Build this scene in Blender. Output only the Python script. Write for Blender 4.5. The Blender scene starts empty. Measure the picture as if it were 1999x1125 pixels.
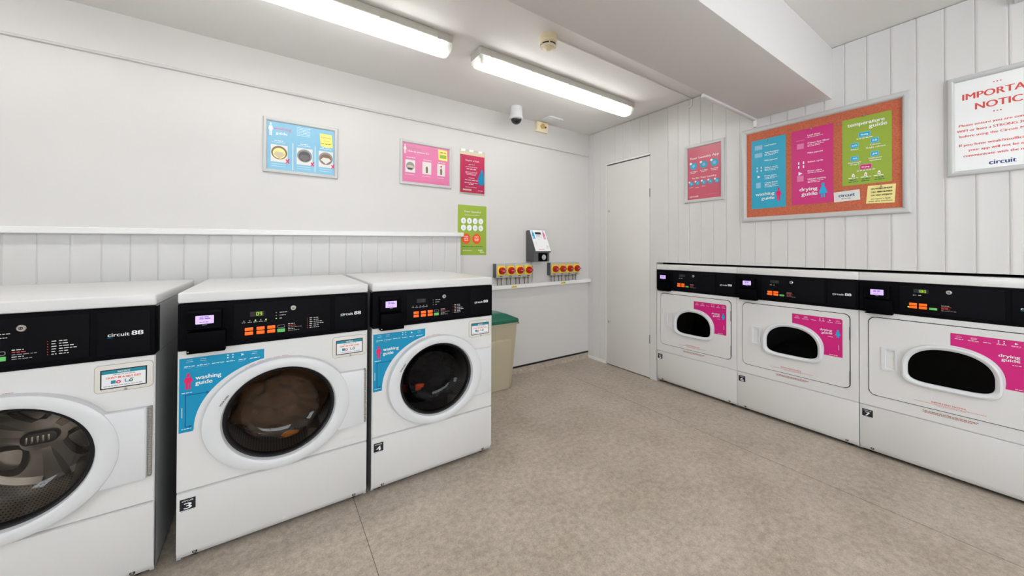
import bpy, bmesh, math, random
from mathutils import Vector, Matrix
random.seed(7)
SC = bpy.context.scene
COL = SC.collection
PI = math.pi

# ------------------------------------------------------------------ materials
def lin(c):
    c /= 255.0
    return c / 12.92 if c <= 0.04045 else ((c + 0.055) / 1.055) ** 2.4
def rgb(r, g, b):
    return (lin(r), lin(g), lin(b), 1.0)

def mat(name, col, rough=0.5, spec=0.5, metal=0.0, noise=0.03, nscale=6.0, emit=None, es=0.0, bump=0.0, bscale=60.0, coat=0.0):
    m = bpy.data.materials.new(name); m.use_nodes = True
    nt = m.node_tree; b = nt.nodes['Principled BSDF']
    b.inputs['Roughness'].default_value = rough
    b.inputs['Specular IOR Level'].default_value = spec
    b.inputs['Metallic'].default_value = metal
    b.inputs['Coat Weight'].default_value = coat
    b.inputs['Coat Roughness'].default_value = 0.08
    tc = nt.nodes.new('ShaderNodeTexCoord')
    nz = nt.nodes.new('ShaderNodeTexNoise'); nz.inputs['Scale'].default_value = nscale; nz.inputs['Detail'].default_value = 3
    nt.links.new(tc.outputs['Object'], nz.inputs['Vector'])
    mx = nt.nodes.new('ShaderNodeMix'); mx.data_type = 'RGBA'
    mx.inputs['A'].default_value = tuple(c * (1 - noise) for c in col[:3]) + (1,)
    mx.inputs['B'].default_value = tuple(min(1, c * (1 + noise)) for c in col[:3]) + (1,)
    nt.links.new(nz.outputs['Fac'], mx.inputs['Factor'])
    nt.links.new(mx.outputs['Result'], b.inputs['Base Color'])
    if emit:
        b.inputs['Emission Color'].default_value = emit
        b.inputs['Emission Strength'].default_value = es
    if bump:
        n2 = nt.nodes.new('ShaderNodeTexNoise'); n2.inputs['Scale'].default_value = bscale
        nt.links.new(tc.outputs['Object'], n2.inputs['Vector'])
        bp = nt.nodes.new('ShaderNodeBump'); bp.inputs['Strength'].default_value = bump; bp.inputs['Distance'].default_value = 0.002
        nt.links.new(n2.outputs['Fac'], bp.inputs['Height'])
        nt.links.new(bp.outputs['Normal'], b.inputs['Normal'])
    return m

M = {}
M['wall'] = mat('wall_paint', (0.635, 0.62, 0.612, 1), 0.42, 0.35, noise=0.015, nscale=2.5, bump=0.08, bscale=40)
M['board'] = mat('board_paint', (0.66, 0.65, 0.642, 1), 0.36, 0.4, noise=0.02, nscale=3, bump=0.06, bscale=30)
M['ceil'] = mat('ceiling_paint', (0.775, 0.767, 0.757, 1), 0.7, 0.2, noise=0.015, nscale=2)
M['beam'] = mat('beam_paint', (0.72, 0.705, 0.70, 1), 0.55, 0.25, noise=0.012, nscale=2)
M['door'] = mat('door_paint', (0.70, 0.685, 0.665, 1), 0.4, 0.4, noise=0.015, nscale=3)
M['trimw'] = mat('trim_paint', (0.80, 0.795, 0.78, 1), 0.32, 0.45, noise=0.015)
M['enamel'] = mat('white_enamel', (0.735, 0.73, 0.725, 1), 0.3, 0.5, noise=0.01, coat=0.15)
M['enamel_side_shaded'] = mat('shaded_side_enamel', (0.40, 0.41, 0.415, 1), 0.38, 0.5, noise=0.03)  # darker than the fronts: shade between the machines put into the colour
M['plastic'] = mat('white_plastic', (0.71, 0.72, 0.74, 1), 0.32, 0.5, noise=0.008)
M['cream'] = mat('cream_plastic', (0.72, 0.69, 0.64, 1), 0.38, 0.5, noise=0.01)
M['black'] = mat('black_panel', (0.0042, 0.0038, 0.0052, 1), 0.5, 0.035, noise=0.1)
M['black2'] = mat('black_inset', (0.0052, 0.0047, 0.0066, 1), 0.45, 0.04, noise=0.1)
M['reader'] = mat('reader_black', (0.0016, 0.0016, 0.0026, 1), 0.5, 0.04, noise=0.1)
M['rubber'] = mat('black_rubber', (0.006, 0.006, 0.008, 1), 0.35, 0.5, noise=0.1)
M['gap'] = mat('dark_gap', (0.012, 0.011, 0.011, 1), 0.9, 0.1)
M['grey'] = mat('grey_box', (0.45, 0.445, 0.42, 1), 0.5, 0.4)
M['dgrey'] = mat('dark_grey_metal', (0.085, 0.086, 0.09, 1), 0.45, 0.5, noise=0.06, nscale=12)
M['chrome'] = mat('chrome', (0.62, 0.60, 0.56, 1), 0.25, 0.5, metal=1.0)
M['alu'] = mat('silver_frame', (0.54, 0.545, 0.54, 1), 0.3, 0.6, metal=0.0, noise=0.01)
M['blue'] = mat('guide_blue', rgb(5, 143, 186), 0.35, 0.4, noise=0.01)
M['pblue'] = mat('hazed_print_blue', rgb(132, 186, 214), 0.3, 0.5, noise=0.06, nscale=14)  # poster blue, paled by glare haze put into the colour
M['dblue'] = mat('print_dark_blue', rgb(16, 84, 140), 0.4, 0.4)
M['navy'] = mat('print_navy', rgb(30, 58, 120), 0.4, 0.4)
M['magenta'] = mat('guide_magenta', rgb(205, 30, 122), 0.35, 0.4, noise=0.01)
M['sheetblue'] = mat('sheet_blue', rgb(38, 160, 192), 0.35, 0.4, noise=0.04)
M['sheetpink'] = mat('sheet_pink', rgb(200, 46, 122), 0.35, 0.4, noise=0.04)
M['lime'] = mat('sheet_lime', rgb(148, 172, 58), 0.4, 0.4, noise=0.04)
M['pink'] = mat('hazed_print_pink', rgb(218, 120, 164), 0.3, 0.5, noise=0.06, nscale=12)  # poster pink, lightened with the haze of reflections on its cover
M['crimson'] = mat('print_crimson', rgb(216, 42, 104), 0.35, 0.4, noise=0.03)
M['rose'] = mat('hazed_print_rose', rgb(196, 86, 106), 0.3, 0.5, noise=0.08, nscale=8)  # dulled rose, reflection haze of the poster front included in the colour
M['hotpink'] = mat('figure_pink', rgb(226, 24, 100), 0.4, 0.4)
M['figblue'] = mat('figure_blue', rgb(0, 168, 214), 0.4, 0.4)
M['white'] = mat('print_white', (0.86, 0.87, 0.88, 1), 0.4, 0.4)
M['offwhite'] = mat('print_offwhite', (0.74, 0.73, 0.70, 1), 0.4, 0.4)
M['greyink'] = mat('print_grey', (0.28, 0.27, 0.27, 1), 0.4, 0.4)
M['ink'] = mat('print_black', (0.012, 0.012, 0.018, 1), 0.4, 0.4)
M['redink'] = mat('print_red', rgb(214, 78, 72), 0.4, 0.4)
M['orangeink'] = mat('print_orange', rgb(236, 82, 24), 0.4, 0.4)
M['brownink'] = mat('print_brown', rgb(128, 104, 80), 0.4, 0.4)
M['yellow'] = mat('note_yellow', rgb(238, 226, 150), 0.5, 0.3, noise=0.02)
M['stickyellow'] = mat('sticky_yellow', rgb(244, 226, 120), 0.5, 0.3)
M['swyellow'] = mat('switch_yellow', rgb(240, 205, 20), 0.4, 0.5)
M['swred'] = mat('switch_red', rgb(176, 16, 10), 0.35, 0.5)
M['teal'] = mat('notice_teal', rgb(28, 138, 160), 0.4, 0.4)
M['green'] = mat('bin_green', rgb(10, 98, 74), 0.3, 0.5, noise=0.08, nscale=9)
M['beige'] = mat('bin_beige', rgb(182, 172, 148), 0.5, 0.35, noise=0.03, bump=0.1, bscale=120)
M['smoke'] = mat('aged_cream', rgb(236, 226, 196), 0.45, 0.4, noise=0.05, nscale=20)
M['amber'] = mat('aged_amber', rgb(214, 176, 110), 0.5, 0.3, noise=0.2, nscale=30)
M['olive'] = mat('cable_brass', rgb(120, 108, 82), 0.5, 0.4, noise=0.2, nscale=30)
M['dome'] = mat('camera_dome', (0.012, 0.013, 0.016, 1), 0.08, 0.6)
M['obtn'] = mat('orange_button', rgb(240, 95, 16), 0.4, 0.4, emit=rgb(255, 100, 16), es=0.55)
M['gbtn'] = mat('green_button', rgb(95, 175, 95), 0.4, 0.4, emit=rgb(90, 190, 90), es=0.25)
M['gled'] = mat('green_digits', rgb(150, 190, 20), 0.4, 0.3, emit=rgb(170, 215, 30), es=0.7)
M['gdot'] = mat('green_lamp', rgb(150, 230, 90), 0.4, 0.3, emit=rgb(170, 250, 110), es=0.9)
M['gdim'] = mat('dim_digits', rgb(52, 62, 16), 0.4, 0.3, emit=rgb(95, 120, 10), es=0.15)
M['screen'] = mat('lilac_screen', rgb(190, 165, 225), 0.3, 0.4, emit=rgb(205, 180, 245), es=0.62, noise=0.04, nscale=40)
M['screenink'] = mat('screen_ink', rgb(120, 95, 165), 0.4, 0.3, emit=rgb(120, 95, 165), es=0.35)
M['brownlaundry'] = mat('brown_cloth', rgb(96, 69, 46), 0.9, 0.1, noise=0.75, nscale=5, bump=0.6, bscale=25)
M['darklaundry'] = mat('dark_cloth', rgb(22, 21, 26), 0.9, 0.1, noise=0.5, nscale=9, bump=0.6, bscale=30)
M['redcloth'] = mat('orange_cloth', rgb(236, 76, 30), 0.9, 0.1, noise=0.15)
M['creamcloth'] = mat('cream_cloth', rgb(205, 190, 165), 0.9, 0.1, noise=0.1)
M['greycloth'] = mat('grey_cloth', rgb(120, 116, 118), 0.9, 0.1, noise=0.2)
M['dryerdark'] = mat('dryer_inside', (0.035, 0.034, 0.04, 1), 0.45, 0.5, metal=0.3, noise=0.2)

def drum_material():
    m = mat('drum_steel', (0.60, 0.55, 0.50, 1), 0.3, 0.5, metal=0.6, noise=0.05)
    nt = m.node_tree; b = nt.nodes['Principled BSDF']
    tc = nt.nodes.new('ShaderNodeTexCoord'); mp = nt.nodes.new('ShaderNodeMapping')
    mp.inputs['Scale'].default_value = (1, 1, 1)
    nt.links.new(tc.outputs['UV'], mp.inputs['Vector'])
    br = nt.nodes.new('ShaderNodeTexVoronoi'); br.inputs['Scale'].default_value = 1.0; br.inputs['Randomness'].default_value = 0.0
    nt.links.new(mp.outputs['Vector'], br.inputs['Vector'])
    cr = nt.nodes.new('ShaderNodeMath'); cr.operation = 'LESS_THAN'; cr.inputs[1].default_value = 0.2
    nt.links.new(br.outputs['Distance'], cr.inputs[0])
    src = b.inputs['Base Color'].links[0].from_socket
    mx = nt.nodes.new('ShaderNodeMix'); mx.data_type = 'RGBA'
    mx.inputs['B'].default_value = (0.015, 0.014, 0.014, 1)
    nt.links.new(cr.outputs[0], mx.inputs['Factor']); nt.links.new(src, mx.inputs['A'])
    nt.links.new(mx.outputs['Result'], b.inputs['Base Color'])
    return m
M['drum'] = drum_material()
M['backplate'] = mat('drum_backplate', (0.42, 0.385, 0.35, 1), 0.3, 0.5, metal=0.7, noise=0.08, nscale=4)
M['recess'] = mat('backplate_groove', (0.05, 0.045, 0.042, 1), 0.35, 0.5, metal=0.5)

def glass_mat(name, tint, gloss=0.9, rough=0.03, ior=1.45):
    m = bpy.data.materials.new(name); m.use_nodes = True
    nt = m.node_tree; nt.nodes.clear()
    out = nt.nodes.new('ShaderNodeOutputMaterial')
    tr = nt.nodes.new('ShaderNodeBsdfTransparent'); tr.inputs['Color'].default_value = tint
    gl = nt.nodes.new('ShaderNodeBsdfGlossy'); gl.inputs['Roughness'].default_value = rough
    gl.inputs['Color'].default_value = (gloss, gloss, gloss, 1)
    fr = nt.nodes.new('ShaderNodeFresnel'); fr.inputs['IOR'].default_value = ior
    mx = nt.nodes.new('ShaderNodeMixShader')
    nt.links.new(fr.outputs['Fac'], mx.inputs['Fac']); nt.links.new(tr.outputs[0], mx.inputs[1]); nt.links.new(gl.outputs[0], mx.inputs[2])
    nt.links.new(mx.outputs[0], out.inputs['Surface'])
    return m
M['glass'] = glass_mat('door_glass', (0.80, 0.77, 0.74, 1))
M['glassdark'] = glass_mat('dark_door_glass', (0.30, 0.30, 0.32, 1), 0.8, 0.03, 1.2)
M['glassmid'] = glass_mat('smoked_door_glass', (0.56, 0.55, 0.56, 1), 0.9, 0.03, 1.3)
M['sockamber'] = mat('amber_cloth', rgb(206, 122, 26), 0.9, 0.1, noise=0.5, nscale=60)
M['film'] = glass_mat('clear_film', (0.97, 0.97, 0.97, 1), 0.9, 0.12)
M['cover'] = glass_mat('poster_cover', (0.97, 0.97, 0.97, 1), 0.9, 0.10)

def lens_mat():
    m = bpy.data.materials.new('prismatic_lens'); m.use_nodes = True
    nt = m.node_tree; nt.nodes.clear()
    out = nt.nodes.new('ShaderNodeOutputMaterial')
    tr = nt.nodes.new('ShaderNodeBsdfTransparent'); tr.inputs['Color'].default_value = (0.97, 0.98, 0.97, 1)
    tl = nt.nodes.new('ShaderNodeBsdfTranslucent'); tl.inputs['Color'].default_value = (0.9, 0.91, 0.89, 1)
    df = nt.nodes.new('ShaderNodeBsdfDiffuse'); df.inputs['Color'].default_value = (0.85, 0.86, 0.84, 1)
    m1 = nt.nodes.new('ShaderNodeMixShader'); m1.inputs['Fac'].default_value = 0.4
    nt.links.new(tl.outputs[0], m1.inputs[1]); nt.links.new(df.outputs[0], m1.inputs[2])
    m2 = nt.nodes.new('ShaderNodeMixShader'); m2.inputs['Fac'].default_value = 0.42
    nt.links.new(tr.outputs[0], m2.inputs[1]); nt.links.new(m1.outputs[0], m2.inputs[2])
    nt.links.new(m2.outputs[0], out.inputs['Surface'])
    return m
M['lens'] = lens_mat()
TUBE = 19.5
M['tube'] = mat('lit_tube', (0.9, 0.9, 0.9, 1), 0.4, emit=(1.0, 0.985, 0.965, 1), es=TUBE)
M['fitting'] = mat('fitting_grey', (0.60, 0.60, 0.56, 1), 0.5, 0.4)
M['tray'] = mat('fitting_tray', (0.85, 0.85, 0.84, 1), 0.4, 0.4)

def floor_mat():
    m = bpy.data.materials.new('mottled_vinyl'); m.use_nodes = True
    nt = m.node_tree; b = nt.nodes['Principled BSDF']
    b.inputs['Roughness'].default_value = 0.42; b.inputs['Specular IOR Level'].default_value = 0.3
    tc = nt.nodes.new('ShaderNodeTexCoord')
    def nz(s, d=6, r=0.6):
        n = nt.nodes.new('ShaderNodeTexNoise'); n.inputs['Scale'].default_value = s; n.inputs['Detail'].default_value = d; n.inputs['Roughness'].default_value = r
        nt.links.new(tc.outputs['Object'], n.inputs['Vector']); return n
    a = nz(34, 8, 0.78); c = nz(3.2, 4); e = nz(150, 3)
    r1 = nt.nodes.new('ShaderNodeValToRGB')
    r1.color_ramp.elements[0].position = 0.30; r1.color_ramp.elements[0].color = (0.305, 0.255, 0.205, 1)
    r1.color_ramp.elements[1].position = 0.70; r1.color_ramp.elements[1].color = (0.56, 0.495, 0.425, 1)
    nt.links.new(a.outputs['Fac'], r1.inputs['Fac'])
    r2 = nt.nodes.new('ShaderNodeValToRGB')
    r2.color_ramp.elements[0].position = 0.3; r2.color_ramp.elements[0].color = (0.86, 0.84, 0.815, 1)
    r2.color_ramp.elements[1].position = 0.7; r2.color_ramp.elements[1].color = (1.08, 1.08, 1.08, 1)
    nt.links.new(c.outputs['Fac'], r2.inputs['Fac'])
    mx = nt.nodes.new('ShaderNodeMix'); mx.data_type = 'RGBA'; mx.blend_type = 'MULTIPLY'; mx.inputs['Factor'].default_value = 1
    nt.links.new(r1.outputs['Color'], mx.inputs['A']); nt.links.new(r2.outputs['Color'], mx.inputs['B'])
    r3 = nt.nodes.new('ShaderNodeValToRGB')
    r3.color_ramp.elements[0].position = 0.35; r3.color_ramp.elements[0].color = (0.88, 0.88, 0.88, 1)
    r3.color_ramp.elements[1].position = 0.65; r3.color_ramp.elements[1].color = (1.1, 1.1, 1.1, 1)
    nt.links.new(e.outputs['Fac'], r3.inputs['Fac'])
    m3 = nt.nodes.new('ShaderNodeMix'); m3.data_type = 'RGBA'; m3.blend_type = 'MULTIPLY'; m3.inputs['Factor'].default_value = 1
    nt.links.new(mx.outputs['Result'], m3.inputs['A']); nt.links.new(r3.outputs['Color'], m3.inputs['B'])
    nt.links.new(m3.outputs['Result'], b.inputs['Base Color'])
    return m
M['floor'] = floor_mat()

def cork_mat():
    m = bpy.data.materials.new('cork'); m.use_nodes = True
    nt = m.node_tree; b = nt.nodes['Principled BSDF']; b.inputs['Roughness'].default_value = 0.9
    tc = nt.nodes.new('ShaderNodeTexCoord'); n = nt.nodes.new('ShaderNodeTexNoise')
    n.inputs['Scale'].default_value = 160; n.inputs['Detail'].default_value = 4
    nt.links.new(tc.outputs['Object'], n.inputs['Vector'])
    r = nt.nodes.new('ShaderNodeValToRGB')
    r.color_ramp.elements[0].position = 0.32; r.color_ramp.elements[0].color = rgb(170, 88, 60)
    r.color_ramp.elements[1].position = 0.62; r.color_ramp.elements[1].color = rgb(200, 108, 78)
    nt.links.new(n.outputs['Fac'], r.inputs['Fac']); nt.links.new(r.outputs['Color'], b.inputs['Base Color'])
    return m
M['cork'] = cork_mat()

# ------------------------------------------------------------------ mesh builder
_text_cache = {}
def text_polys(s):
    """vertices and faces of a line of lettering, 1 unit high capitals starting at x = 0"""
    if s in _text_cache: return _text_cache[s]
    cu = bpy.data.curves.new('lettering_curve', 'FONT'); cu.body = s; cu.size = 1.0
    cu.offset = 0.0; cu.resolution_u = 4; cu.fill_mode = 'FRONT'
    ob = bpy.data.objects.new('lettering_tmp', cu)
    me = bpy.data.meshes.new_from_object(ob)
    vs = [v.co.copy() for v in me.vertices]; fs = [tuple(p.vertices) for p in me.polygons]
    bpy.data.objects.remove(ob); bpy.data.curves.remove(cu); bpy.data.meshes.remove(me)
    x0 = min(v.x for v in vs); x1 = max(v.x for v in vs)
    r = ([Vector((v.x - x0, v.y, 0)) for v in vs], fs, x1 - x0)
    _text_cache[s] = r
    return r

class MB:
    def __init__(s): s.bm = bmesh.new(); s.mats = []; s.uv = None
    def mi(s, m):
        m = M[m] if isinstance(m, str) else m
        if m not in s.mats: s.mats.append(m)
        return s.mats.index(m)
    def face(s, pts, m):
        vs = [s.bm.verts.new(p) for p in pts]
        f = s.bm.faces.new(vs); f.material_index = s.mi(m); return f
    def box(s, x0, x1, y0, y1, z0, z1, m, bev=0.0, seg=2):
        t = bmesh.new()
        vs = [t.verts.new((x, y, z)) for x in (x0, x1) for y in (y0, y1) for z in (z0, z1)]
        for q in ((0, 1, 3, 2), (4, 6, 7, 5), (0, 4, 5, 1), (2, 3, 7, 6), (0, 2, 6, 4), (1, 5, 7, 3)):
            t.faces.new([vs[i] for i in q])
        if bev:
            bmesh.ops.bevel(t, geom=list(t.edges), offset=bev, segments=seg, affect='EDGES', profile=0.5)
        s.add(t, m); t.free(); return s
    def add(s, t, m):
        k = s.mi(m); mp = {}
        for v in t.verts: mp[v] = s.bm.verts.new(v.co)
        for f in t.faces:
            try: g = s.bm.faces.new([mp[v] for v in f.verts]); g.material_index = k
            except ValueError: pass
    def prism(s, pts, y0, y1, m, axis='y', bev=0.0, caps=True):
        """closed outline swept along an axis. axis y: pts are (x, z); x: (y, z); z: (x, y)"""
        P = {'y': lambda a, b, d: (a, d, b), 'x': lambda a, b, d: (d, a, b), 'z': lambda a, b, d: (a, b, d)}[axis]
        t = bmesh.new()
        A = [t.verts.new(P(a, b, y0)) for a, b in pts]; B = [t.verts.new(P(a, b, y1)) for a, b in pts]
        n = len(pts)
        for i in range(n): t.faces.new((A[i], A[(i + 1) % n], B[(i + 1) % n], B[i]))
        if caps: t.faces.new(A[::-1]); t.faces.new(B)
        bmesh.ops.recalc_face_normals(t, faces=list(t.faces))
        if bev:
            ed = [e for e in t.edges if (e.verts[0] in A) == (e.verts[1] in A)]
            bmesh.ops.bevel(t, geom=ed, offset=bev, segments=2, affect='EDGES', profile=0.5)
        s.add(t, m); t.free(); return s
    def sweep(s, rings, m, close_first=False, close_last=False):
        """rings: lists of points of equal count, skinned into a surface"""
        k = s.mi(m); R = [[s.bm.verts.new(p) for p in r] for r in rings]; n = len(R[0])
        for a, b in zip(R, R[1:]):
            for i in range(n):
                f = s.bm.faces.new((a[i], a[(i + 1) % n], b[(i + 1) % n], b[i])); f.material_index = k
        if close_first: f = s.bm.faces.new(R[0][::-1]); f.material_index = k
        if close_last: f = s.bm.faces.new(R[-1]); f.material_index = k
        return s
    def lathe(s, prof, c, m, axis='y', n=48, sx=1.0, sz=1.0, cf=False, cl=False):
        """prof: (radius, position along axis)"""
        rings = []
        for r, d in prof:
            ring = []
            for i in range(n):
                a = 2 * PI * i / n; p, q = r * sx * math.cos(a), r * sz * math.sin(a)
                ring.append({'y': (c[0] + p, c[1] + d, c[2] + q), 'z': (c[0] + p, c[1] + q, c[2] + d), 'x': (c[0] + d, c[1] + p, c[2] + q)}[axis])
            rings.append(ring)
        return s.sweep(rings, m, cf, cl)
    def cyl(s, c, r, d0, d1, m, axis='y', n=24):
        return s.lathe([(r, d0), (r, d1)], c, m, axis, n, cf=True, cl=True)
    def tube(s, pts, r, m, n=10):
        rings = []
        for i, p in enumerate(pts):
            a = Vector(pts[max(i - 1, 0)]); b = Vector(pts[min(i + 1, len(pts) - 1)])
            d = (b - a).normalized(); u = d.orthogonal().normalized(); w = d.cross(u)
            if i and abs(d.dot(pd)) > 0.2:
                u = (pu - d * pu.dot(d)).normalized(); w = d.cross(u)
            pu, pd = u, d
            rings.append([tuple(Vector(p) + u * r * math.cos(2 * PI * k / n) + w * r * math.sin(2 * PI * k / n)) for k in range(n)])
        return s.sweep(rings, m, True, True)
    def ringplate(s, outer, inner, y0, y1, m):
        """plate with a hole; outer and inner have equal point counts, in (x, z)"""
        f = lambda pts, y: [(a, y, b) for a, b in pts]
        s.sweep([f(inner, y1), f(inner, y0), f(outer, y0), f(outer, y1), f(inner, y1)], m); return s
    # ---- printing on a plane facing -y
    def poly(s, pts, m, lv=1, y=0.0): return s.face([(a, y - lv * 0.0005, b) for a, b in pts][::-1] if _area(pts) < 0 else [(a, y - lv * 0.0005, b) for a, b in pts], m)
    def rect(s, x0, x1, z0, z1, m, lv=1, y=0.0): return s.poly([(x0, z0), (x1, z0), (x1, z1), (x0, z1)], m, lv, y)
    def disc(s, x, z, r, m, lv=1, y=0.0, n=24, rz=None):
        rz = rz or r
        return s.poly([(x + r * math.cos(2 * PI * i / n), z + rz * math.sin(2 * PI * i / n)) for i in range(n)], m, lv, y)
    def ring(s, x, z, r0, r1, m, lv=1, y=0.0, n=28):
        for i in range(n):
            a, b = 2 * PI * i / n, 2 * PI * (i + 1) / n
            s.poly([(x + r0 * math.cos(a), z + r0 * math.sin(a)), (x + r1 * math.cos(a), z + r1 * math.sin(a)),
                    (x + r1 * math.cos(b), z + r1 * math.sin(b)), (x + r0 * math.cos(b), z + r0 * math.sin(b))], m, lv, y)
    def text(s, t, x, z, h, m, lv=2, w=None, al='l', y=0.0, rot=0.0, bold=.035):
        if bold:
            for q in (-bold, 0, bold): s.text(t, x + q * h, z, h, m, lv + abs(q) / bold * .04 + (.04 if q > 0 else 0), w, al, y, rot, 0)
            return
        vs, fs, tw = text_polys(t); k = s.mi(m)
        sz = h / 0.73; sx = sz if w is None else w / tw
        W = tw * sx; ox = {'l': 0, 'c': -W / 2, 'r': -W}[al]
        ca, sa = math.cos(rot), math.sin(rot); V = []
        for v in vs:
            a, b = v.x * sx + ox, v.y * sz
            V.append(s.bm.verts.new((x + a * ca - b * sa, y - lv * 0.0005, z + a * sa + b * ca)))
        for f in fs:
            try: g = s.bm.faces.new([V[i] for i in f]); g.material_index = k
            except ValueError: pass
    def dashes(s, x0, x1, z, h, m, lv=2, y=0.0, al='l', seed=1):
        """a line of print too small to read"""
        r = random.Random(seed + int(x0 * 1e4) + int(z * 1e4)); x = x0
        while x < x1 - h:
            w = min(h * r.uniform(1.6, 5.0), x1 - x); s.rect(x, x + w, z, z + h, m, lv, y); x += w + h * 0.9
    def build(s, name, parent=None, loc=None, rotz=None, smooth=35):
        me = bpy.data.meshes.new(name)
        s.bm.normal_update(); s.bm.to_mesh(me); s.bm.free()
        for m in s.mats: me.materials.append(m)
        for p in me.polygons: p.use_smooth = True
        me.set_sharp_from_angle(angle=math.radians(smooth))
        o = bpy.data.objects.new(name, me); COL.objects.link(o)
        if parent: o.parent = parent
        if loc: o.location = loc
        if rotz is not None: o.rotation_euler = (0, 0, rotz)
        return o

def _area(p): return sum(p[i][0] * p[(i + 1) % len(p)][1] - p[(i + 1) % len(p)][0] * p[i][1] for i in range(len(p))) / 2
def rrect(x0, x1, z0, z1, r, n=6):
    out = []
    for cx, cz, a0 in ((x1 - r, z0 + r, -PI / 2), (x1 - r, z1 - r, 0), (x0 + r, z1 - r, PI / 2), (x0 + r, z0 + r, PI)):
        for i in range(n + 1):
            a = a0 + PI / 2 * i / n; out.append((cx + r * math.cos(a), cz + r * math.sin(a)))
    return out
def tag(o, label=None, cat=None, group=None, kind=None):
    if label: o['label'] = label
    if cat: o['category'] = cat
    if group: o['group'] = group
    if kind: o['kind'] = kind
    return o
def thing(name, label, cat, loc=(0, 0, 0), rotz=0.0, group=None):
    o = bpy.data.objects.new(name, None); COL.objects.link(o); o.empty_display_size = 0.1
    o.location = loc; o.rotation_euler = (0, 0, rotz)
    return tag(o, label, cat, group)
def struct(mb, name, **k):
    o = mb.build(name, **k); o['kind'] = 'structure'; return o
RW = -PI / 2      # things on the right wall: their own front (-y) turned to face the room

# ------------------------------------------------------------------ room shell
HC = 2.504; XL = -6.0; YF = -5.6
b = MB(); b.box(XL - .1, 1.0, YF - .1, .1, -.08, 0, 'floor')
fl = struct(b, 'floor')
for x in (-2.62, -.57):
    b = MB(); b.box(x - .0012, x + .0012, YF, -.01 if x < -1 else -.3, -.0002, .0004, mat('seam_weld', (0.12, 0.10, 0.08, 1), 0.6)); b.build('seam', fl)
b = MB(); b.box(XL - .1, .1, YF - .1, .1, HC, HC + .08, 'ceil'); struct(b, 'ceiling')
b = MB(); b.box(XL - .1, .9, 0, .1, 0, HC, 'wall')
b.box(XL, 0, -.009, .002, 2.262, HC, 'wall')                     # thicker strip of plaster under the ceiling
struct(b, 'wall_back')
b = MB(); b.prism([(-.016, 2.258), (-.018, 2.264), (-.012, 2.272), (0, 2.276), (0, 2.256)], XL, 0, 'wall', axis='x'); struct(b, 'trim_1')
VY0, VY1 = -5.0, -2.7
b = MB(); b.box(XL - .1, XL, YF, VY0, 0, HC, 'wall'); b.box(XL - .1, XL, VY1, 0, 0, HC, 'wall'); b.box(XL - .1, XL, VY0, VY1, 0, .95, 'wall'); b.box(XL - .1, XL, VY0, VY1, 2.25, HC, 'wall'); struct(b, 'wall_left')
b = MB()
for y in (VY0, (VY0 + VY1) / 2 - .025, VY1 - .05): b.box(XL - .08, XL - .03, y, y + .05, .95, 2.25, 'trimw')
for z in (.95, 2.20): b.box(XL - .078, XL - .032, VY0, VY1, z, z + .05, 'trimw')
struct(b, 'added_window')  # unseen side window, added to brighten the dryers
dl = bpy.data.lights.new('unseen_window_light', 'AREA'); dl.shape = 'RECTANGLE'; dl.size = VY1 - VY0; dl.size_y = 1.3; dl.energy = 60; dl.color = (.88, .95, 1.0)
do = bpy.data.objects.new('unseen_window_light', dl); COL.objects.link(do); do.location = (XL - .12, (VY0 + VY1) / 2, 1.6); do.rotation_euler = (PI / 2, 0, -PI / 2)  # area light behind the added side window
WX0, WX1, WZ0, WZ1 = -3.5, -.5, .95, 2.25
b = MB(); b.box(XL, WX0, YF - .1, YF, 0, HC, 'wall'); b.box(WX1, .1, YF - .1, YF, 0, HC, 'wall'); b.box(WX0, WX1, YF - .1, YF, 0, WZ0, 'wall'); b.box(WX0, WX1, YF - .1, YF, WZ1, HC, 'wall'); struct(b, 'wall_front')
b = MB()
for x in (WX0, (WX0 + WX1) / 2 - .025, WX1 - .05): b.box(x, x + .05, YF - .08, YF - .03, WZ0, WZ1, 'trimw')
for z in (WZ0, WZ1 - .05): b.box(WX0, WX1, YF - .078, YF - .032, z, z + .05, 'trimw')
struct(b, 'window_1')
dl = bpy.data.lights.new('unseen_window_light', 'AREA'); dl.shape = 'RECTANGLE'; dl.size = WX1 - WX0; dl.size_y = WZ1 - WZ0; dl.energy = 80; dl.color = (.88, .95, 1.0)
do = bpy.data.objects.new('unseen_window_light', dl); COL.objects.link(do); do.location = ((WX0 + WX1) / 2, YF - .12, (WZ0 + WZ1) / 2); do.rotation_euler = (PI / 2, 0, 0)

def groove_outline(s0, s1, first, step, d, thick, bead=True):
    """plan outline of matchboarding from s0 to s1: (s, depth), face at depth 0, grooves cut into it"""
    P = [(s0, 0.0)]
    k = math.ceil((s0 + .012 - first) / step)
    while first + k * step < s1 - .016:
        g = first + k * step
        P += [(g - .004, 0), (g - .001, d), (g + .001, d), (g + .0035, 0)]
        if bead: P += [(g + .008, -.0006), (g + .012, -.0009), (g + .0155, 0)]
        k += 1
    P += [(s1, 0.0), (s1, thick), (s0, thick)]
    return P
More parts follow.
